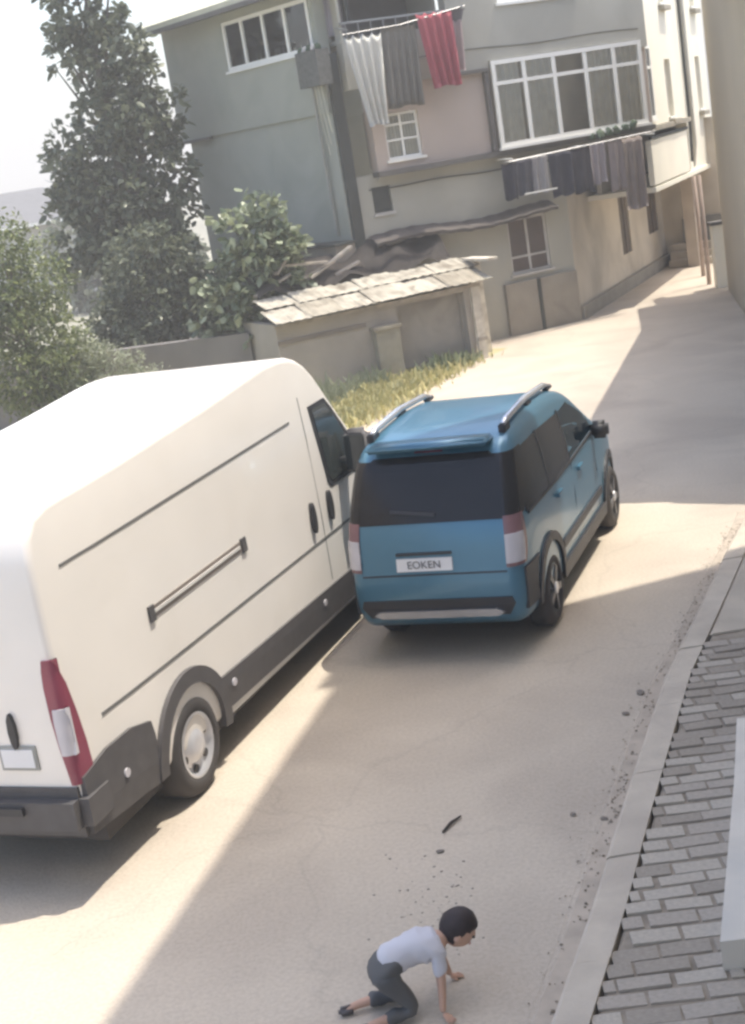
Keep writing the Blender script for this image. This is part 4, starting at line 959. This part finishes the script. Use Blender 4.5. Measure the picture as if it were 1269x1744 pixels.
garment('trousers', ['pel','wt','hipR','knR','shnR','hipL','knL','shnL'], [('pel','wt'),('pel','hipR'),('hipR','knR'),('knR','shnR'),('pel','hipL'),('hipL','knL'),('knL','shnL')], SHORT, 1.32,
        dict(wt=(-.085,0,.315), shnR=mid('knR','anR',.8), shnL=mid('knL','anL',.8)))
for ch_ in child.children:
    if ch_.name.startswith(('shirt','trousers')):
        for v_ in ch_.data.vertices:
            c = v_.co; v_.co = c+v_.normal*(.0035*math.sin(c.x*95+c.z*60)+.003*math.sin(c.y*120-c.x*50))
# head with face, looking forward/down
def ico(name, c, r, m, parent, fn=None, sub=3):
    bm = bmesh.new(); bmesh.ops.create_icosphere(bm, subdivisions=sub, radius=1)
    for v_ in bm.verts:
        co = v_.co.copy()
        if fn: co = fn(co)
        v_.co = Vector((co.x*r[0], co.y*r[1], co.z*r[2]))
    o = obj(name, bm, m, parent, smooth=True); o.location = c; return o
HC = Vector((.245,.0,.365))
def headfn(c):
    # face towards +x and slightly down
    f = 1.0
    if c.x > .3: c.x *= .93
    c.y *= (1-.16*max(0, c.x-.2)); 
    if c.x > .8 and abs(c.y) < .25 and -.25 < c.z < .1: c.x += .10
    if c.x > .55 and c.z < -.45: c.x += .05
    return c
hd = bpy.data.objects.new('head', None); link(hd, child); hd.location = HC; hd.rotation_euler = (0, R(32), R(-20))
ico('face', (0,0,0), (.088,.075,.098), SKIN, hd, headfn)
def hairfn(c):
    if c.x > .25 and c.z < .42: c *= .86
    elif c.z < -.75: c *= .9
    return c*(1+.045*math.sin(c.y*13+c.z*9)*math.sin(c.z*17+c.x*6)+.02*random.random())
ico('hair', (-.008,0,.010), (.096,.084,.103), HAIR, hd, hairfn)
for sy in (-1, 1):
    ico('ear', (.0,sy*.078,-.012), (.018,.008,.024), SKIN, hd, None, 2)
    ico('eye', (.078,sy*.028,.005), (.009,.010,.006), INK, hd, None, 2)
ico('mouth', (.081,0,-.05), (.006,.018,.004), mat('lips',(.35,.14,.12),.5), hd, None, 2)
# hands with five fingers
for s_n, wr, ang in (('R', B['wrR'], -60), ('L', B['wrL'], 10)):
    ca, sa = math.cos(R(ang)), math.sin(R(ang)); w0 = Vector(wr)
    T = lambda x, y_, z: tuple(w0+Vector((x*ca-y_*sa, x*sa+y_*ca, z)))
    side_ = 1 if s_n == 'R' else -1
    vv = [T(0,0,0), T(.028,0,-.015)]; ee = [(0,1)]; rr = [.015,.017]
    for k, (off, ln) in enumerate(((-.016,.028),(-.005,.033),(.006,.031),(.016,.024))):
        b = len(vv); vv += [T(.04,off,-.02), T(.04+ln*.5,off*1.25,-.022), T(.04+ln,off*1.4,-.028)]; ee += [(1,b),(b,b+1),(b+1,b+2)]; rr += [.0065,.006,.0045]
    b = len(vv); vv += [T(.012,side_*.018,-.018), T(.03,side_*.034,-.026)]; ee += [(1,b),(b,b+1)]; rr += [.008,.0055]
    skin('hand', vv, ee, rr, SKIN, child, 1)
for n_ in ('toR','toL'):
    x, y_, z = B[n_]; bm = bmesh.new(); box(bm, (-.045,-.022,-.025),(.045,.022,.025)); bmesh.ops.bevel(bm, geom=bm.edges[:], offset=.015, segments=3, affect='EDGES')
    o = obj('shoe', bm, SHOE, child, smooth=True); o.location = (x+.01, y_, .03)
child.rotation_euler[2] = R(12)

# ------------------------------------------------------------------ small litter on the road
o = tubeo('stick', [(-.06,-.09,.012),(0,0,.02),(.07,.08,.014)], [.008,.012,.007], mat('dark_twig',(.05,.04,.035),.9), seg=6); o.location = (.17,8.18,0); tag(o, 'short dark stick lying on the shaded road ahead of the person', 'stick')
def pebble(x, y_, r, lab, grp):
    bm = bmesh.new(); bmesh.ops.create_icosphere(bm, subdivisions=2, radius=r)
    for v_ in bm.verts: v_.co = Vector((v_.co.x*1.3, v_.co.y*.9, v_.co.z*.5))*random.uniform(.85,1.15)
    o = obj('stone', bm, mat('dark_grit',(.20,.175,.15),.9,var=.3,scale=30)); o.location = (x, y_, r*.4); o.rotation_euler[2] = random.random()*3; tag(o, lab, 'stone', grp)
GS = 'bits of grit on the road'
for x, y_, r, lab in ((1.74,9.75,.032,'largest dark stone against the kerb near the middle of it'),(1.56,9.42,.024,'dark stone just below the largest one by the kerb'),
    (1.10,7.93,.022,'dark stone in the gutter right of the road middle'),(.93,8.05,.02,'small flat stone a hand left of the gutter stone'),
    (.07,7.86,.02,'small stone below the stick on the road'),):
    pebble(x, y_, r, lab, GS)
# scuffed scatter near the person
bm = bmesh.new()
for i in range(70):
    x, y_ = random.gauss(-.02,.14), random.gauss(7.25,.32); s1 = random.uniform(.003,.008)
    box(bm, (x-s1, y_-s1*.7, .001), (x+s1, y_+s1*.7, s1*.6), M=None)
o = obj('road_grit', bm, mat('grit_light',(.24,.22,.2),.95,var=.3,scale=20)); o['kind'] = 'stuff'

bm = bmesh.new()
for i in range(420):
    y_ = random.uniform(4.6, 13.5); x = kx(y_)-abs(random.gauss(.05,.07))-.03; s1 = random.uniform(.004,.016); a = random.random()*6
    c, s2 = math.cos(a)*s1, math.sin(a)*s1
    bm.faces.new([bm.verts.new(p) for p in ((x+c,y_+s2,.009),(x-s2*.6,y_+c*.6,.014),(x-c,y_-s2,.009),(x+s2*.6,y_-c*.6,.012))])
o = obj('leaf_litter', bm, mat('dry_litter', (.17,.14,.10), .95, var=.4, scale=15)); o['kind'] = 'stuff'

# ------------------------------------------------------------------ vegetation
LG = leafmat('leaf_grey_green', (.05,.07,.042), (.24,.26,.17)); LB = leafmat('leaf_big_bright', (.05,.08,.035), (.42,.46,.30), .3)  # pale ends of both leaf ranges imitate highlights on the foliage
LO = leafmat('leaf_olive', (.05,.08,.02), (.25,.28,.11)); LP = leafmat('leaf_pale', (.22,.25,.16), (.36,.38,.27)); LY = leafmat('grass_yellow', (.36,.35,.15), (.66,.60,.32), .2)
def leaf(bm, p, d, ln, wd, up_=None):
    d = d.normalized(); a = d.cross(up_ or Vector((random.gauss(0,1),random.gauss(0,1),random.gauss(0,1)+1.2))).normalized(); nn = a.cross(d)
    P = [p, p+d*ln*.35+a*wd*.5-nn*wd*.12, p+d*ln*.75+a*wd*.35-nn*wd*.1-Vector((0,0,ln*.08)), p+d*ln-Vector((0,0,ln*.18)), p+d*ln*.75-a*wd*.35-nn*wd*.1-Vector((0,0,ln*.08)), p+d*ln*.35-a*wd*.5-nn*wd*.12]
    v_ = [bm.verts.new(q) for q in P]; bm.faces.new((v_[0],v_[1],v_[2],v_[3])); bm.faces.new((v_[0],v_[3],v_[4],v_[5]))
def rdir(): 
    v_ = Vector((random.gauss(0,1),random.gauss(0,1),random.gauss(0,1))); return v_.normalized()
def crown(name, blobs, n, ln, wd, m, parent, twigs=None):
    """leaves clustered on many small sprays spread through overlapping blobs"""
    bm = bmesh.new(); tot = sum(b[3]*b[4]*b[5] for b in blobs)
    tips = []
    for (cx,cy,cz,rx,ry,rz) in blobs:
        k = max(3, int(n*rx*ry*rz/tot/14))
        for _ in range(k):
            d = rdir(); r = random.random()**.42
            c = Vector((cx+d.x*rx*r, cy+d.y*ry*r, cz+d.z*rz*r)); tips.append(c)
            out = Vector((d.x,d.y,d.z+.2)); sz = random.uniform(.7,1.3)
            for j in range(14):
                q = rdir()*random.uniform(.02,.22)*sz
                leaf(bm, c+q, (out*.7+rdir()).normalized(), ln*random.uniform(.6,1.3), wd*random.uniform(.7,1.2))
    me_o = obj(name, bm, m, parent)
    return tips
def limbs(name, root, top, tips, rad0, parent, m=BARK, k=26):
    bm = bmesh.new(); root = Vector(root); top = Vector(top)
    tube(bm, [root, root.lerp(top,.35)+Vector((.06,-.03,0)), root.lerp(top,.7)-Vector((.05,0,0)), top], [rad0, rad0*.8, rad0*.5, rad0*.2], 10)
    obj('trunk', bm, m, parent, smooth=True)
    bm = bmesh.new()
    for t in random.sample(tips, min(k, len(tips))):
        f = min(.95, max(.15, (t.z-root.z)/(top.z-root.z)*.7)); s0 = root.lerp(top, f)
        mid_ = s0.lerp(t, .5)+Vector((0,0,.15))
        tube(bm, [s0, mid_, t], [rad0*.35*(1-f*.5), rad0*.2, .008], 6)
    obj('branch', bm, m, parent, smooth=True)
def tree(name, label, cat, loc, blobs, n, ln, wd, m, rad0, h, k=26):
    t = thing(name, label, cat, loc); tips = crown('crown', blobs, n, ln, wd, m, t); limbs(name, (0,0,0), (0,0,h), tips, rad0, t, k=k); return t
# tall tree left of the house
tree('tree', 'tall loose-leaved tree rising against the sky left of the green wing', 'tree', (-3.95,29.9,0),
     [(.3,0,1.9,1.05,1.0,1.1),(.0,.2,3.0,1.1,1.0,1.0),(-.3,0,4.0,1.15,.9,.85),(-.5,.1,4.9,1.0,.9,.7),(.25,0,5.6,.85,.8,.8),(.2,.2,6.6,.85,.8,.75),(-.1,0,7.5,.85,.7,.7),(.3,0,8.4,.8,.8,.6),(-1.0,.2,3.9,.6,.6,.4),(-.6,0,6.9,.55,.5,.4),(-.6,.1,8.2,.5,.5,.4),(.95,.0,4.2,.6,.6,1.2),(1.0,0,5.4,.6,.6,.8),(-1.1,.1,3.0,.6,.6,.7),(.7,0,2.6,.5,.6,1.0),(.6,0,6.2,.5,.5,.8),(-1.05,-.1,4.9,.45,.4,.3)],
     14000, .19, .12, LG, .17, 8.0, 46)
tree('tree', 'dark shaded tree between the tall tree and the stand-in yard wall', 'tree', (-3.75,28.2,0),
     [(0,0,1.7,1.0,.9,1.1),(.3,0,2.7,.85,.8,.7),(-.5,.1,1.3,.8,.8,.8)], 6500, .14, .085, LG, .12, 3.0, 16)
tree('bush', 'dense olive green bush at the left edge, behind the van roof', 'bush', (-5.4,24.6,.25),
     [(0,0,1.3,1.15,1.0,1.2),(-.4,0,2.4,.95,.9,.8),(.35,.1,2.6,.6,.7,.8),(-.2,0,3.3,.7,.7,.5),(-1.2,0,1.8,.8,.8,1.3),(.5,0,1.2,.6,.8,.9)], 15000, .10, .045, LO, .10, 3.2, 24)
tree('bush', 'low pale sage bush between the olive bush and the van roof', 'bush', (-4.3,24.6,0),
     [(0,0,.9,.8,.6,.8),(-.6,0,.9,.6,.5,.8),(.7,.3,.7,.55,.5,.6),(-.2,.1,1.55,.5,.4,.35),(.3,0,1.3,.4,.4,.3)], 6500, .09, .03, LP, .04, 1.0, 14)
tree('shrub', 'shrub with large sunlit leaves in front of the green wall', 'shrub', (-1.35,26.25,0),
     [(.1,0,3.1,.6,.5,.5),(.4,0,2.5,.6,.5,.6),(-.15,0,2.3,.6,.5,.5),(-.5,-.1,1.8,.55,.4,.4),(-.25,0,1.3,.5,.4,.35),(.35,0,1.7,.5,.4,.5),(-.95,0,2.2,.35,.3,.25),(-1.0,0,1.5,.3,.3,.2)], 2000, .21, .14, LB, .06, 2.9, 22)
tree('shrub', 'dark leafy shrub behind the grey stand-in yard wall beside the large-leaved shrub', 'shrub', (-2.75,28.3,0),
     [(0,0,1.5,.9,.8,1.0),(.5,.2,1.2,.7,.7,.7),(-.3,0,2.4,.6,.6,.6)], 4600, .13, .08, LG, .07, 2.4, 14)
# weeds and dry grass on the verge
def tufts(name, spots_, n, h, spread, m, label, cat='weeds'):
    bm = bmesh.new()
    for (x, y_, hh) in spots_:
        for _ in range(n):
            p = Vector((x+random.gauss(0,spread), y_+random.gauss(0,spread), 0)); d = Vector((random.gauss(0,.35),random.gauss(0,.35),1))
            leaf(bm, p, d, hh*h*random.uniform(.5,1.2), .03+.03*random.random())
    o = obj(name, bm, m); o['kind'] = 'stuff'; o['label'] = label; o['category'] = cat; return o
sp = []
for i in range(95):
    t = random.random(); x = -.3+2.7*t; y_ = 21.4+4.7*t; k = random.random(); sp.append((x-.75*k, y_+.5*k+.2, random.uniform(.4,1.0)))
tufts('dry_grass', sp, 70, .28, .22, LY, 'yellow green grass along the foot of the shed wall', 'grass')
tufts('weeds', [(-.6+.5*random.random()*i*.5, 23.2+.35*i+random.random()*.4, random.uniform(.8,1.4)) for i in range(7)], 70, .55, .16, LP, 'tall pale weeds against the shed wall')
tufts('weeds', [(1.75,25.75,1.1),(2.1,25.95,.9),(1.5,25.6,.8)], 60, .4, .14, LB, 'leafy weeds in front of the shed panel')
tufts('grass', [(-5.6+random.random()*3.4, 20.5+random.random()*3.2, random.uniform(.5,1.1)) for i in range(60)], 55, .4, .3, LP, 'pale dry grass left of the van roof', 'grass')
tufts('weeds', [(1.3,5.65,.5),(1.5,5.75,.6),(1.15,5.5,.4),(1.7,5.6,.6)], 60, .25, .07, LG, 'low green weeds at the bottom right corner by the doorstep')

# ------------------------------------------------------------------ far left
dh = thing('distant_house', 'low distant house with dark roof and pale eaves at the left edge', 'house', (-14.2,62,-.3), R(20))
bbox('wall', (-5,-4,0),(4.6,4,3.6), mat('far_wall',(.40,.40,.38),.9), dh)
bm = bmesh.new()
vv = [bm.verts.new(p) for p in ((-5.5,-4.6,3.55),(5.2,-4.6,3.55),(5.2,4.6,3.55),(-5.5,4.6,3.55),(-3,0,4.9),(2.6,0,4.9))]
for f in ((0,1,5,4),(1,2,5),(2,3,4,5),(3,0,4),(3,2,1,0)): bm.faces.new([vv[i] for i in f])
obj('roof', bm, mat('far_roof',(.13,.13,.135),.8,var=.1,scale=3), dh)
bbox('eave_board', (-5.55,-4.68,3.44),(5.25,-4.6,3.56), UPVC, dh)
tree('tree', 'rounded distant tree just right of the distant house', 'tree', (-8.0,52,-.9), [(0,0,2.6,2.4,2,1.9),(1.9,0,2.4,1.8,1.8,1.6)], 5200, .3, .2, LG, .25, 3.2, 12)
hb = bmesh.new()
P_ = []
for i in range(60):
    x = -300+600*i/59; P_.append((x, 18+7*math.sin(i*.5)+4*math.sin(i*1.3)))
lo = [hb.verts.new((x,700,-1)) for x,_ in P_]; hi = [hb.verts.new((x,820,h_*.5)) for x,h_ in P_]; bk_ = [hb.verts.new((x,1000,-1)) for x,_ in P_]
for i in range(59): hb.faces.new((lo[i],lo[i+1],hi[i+1],hi[i])); hb.faces.new((hi[i],hi[i+1],bk_[i+1],bk_[i]))
o = obj('hill', hb, mat('hill_green',(.16,.19,.14),.95,var=.3,scale=.02), smooth=True); o['kind'] = 'structure'
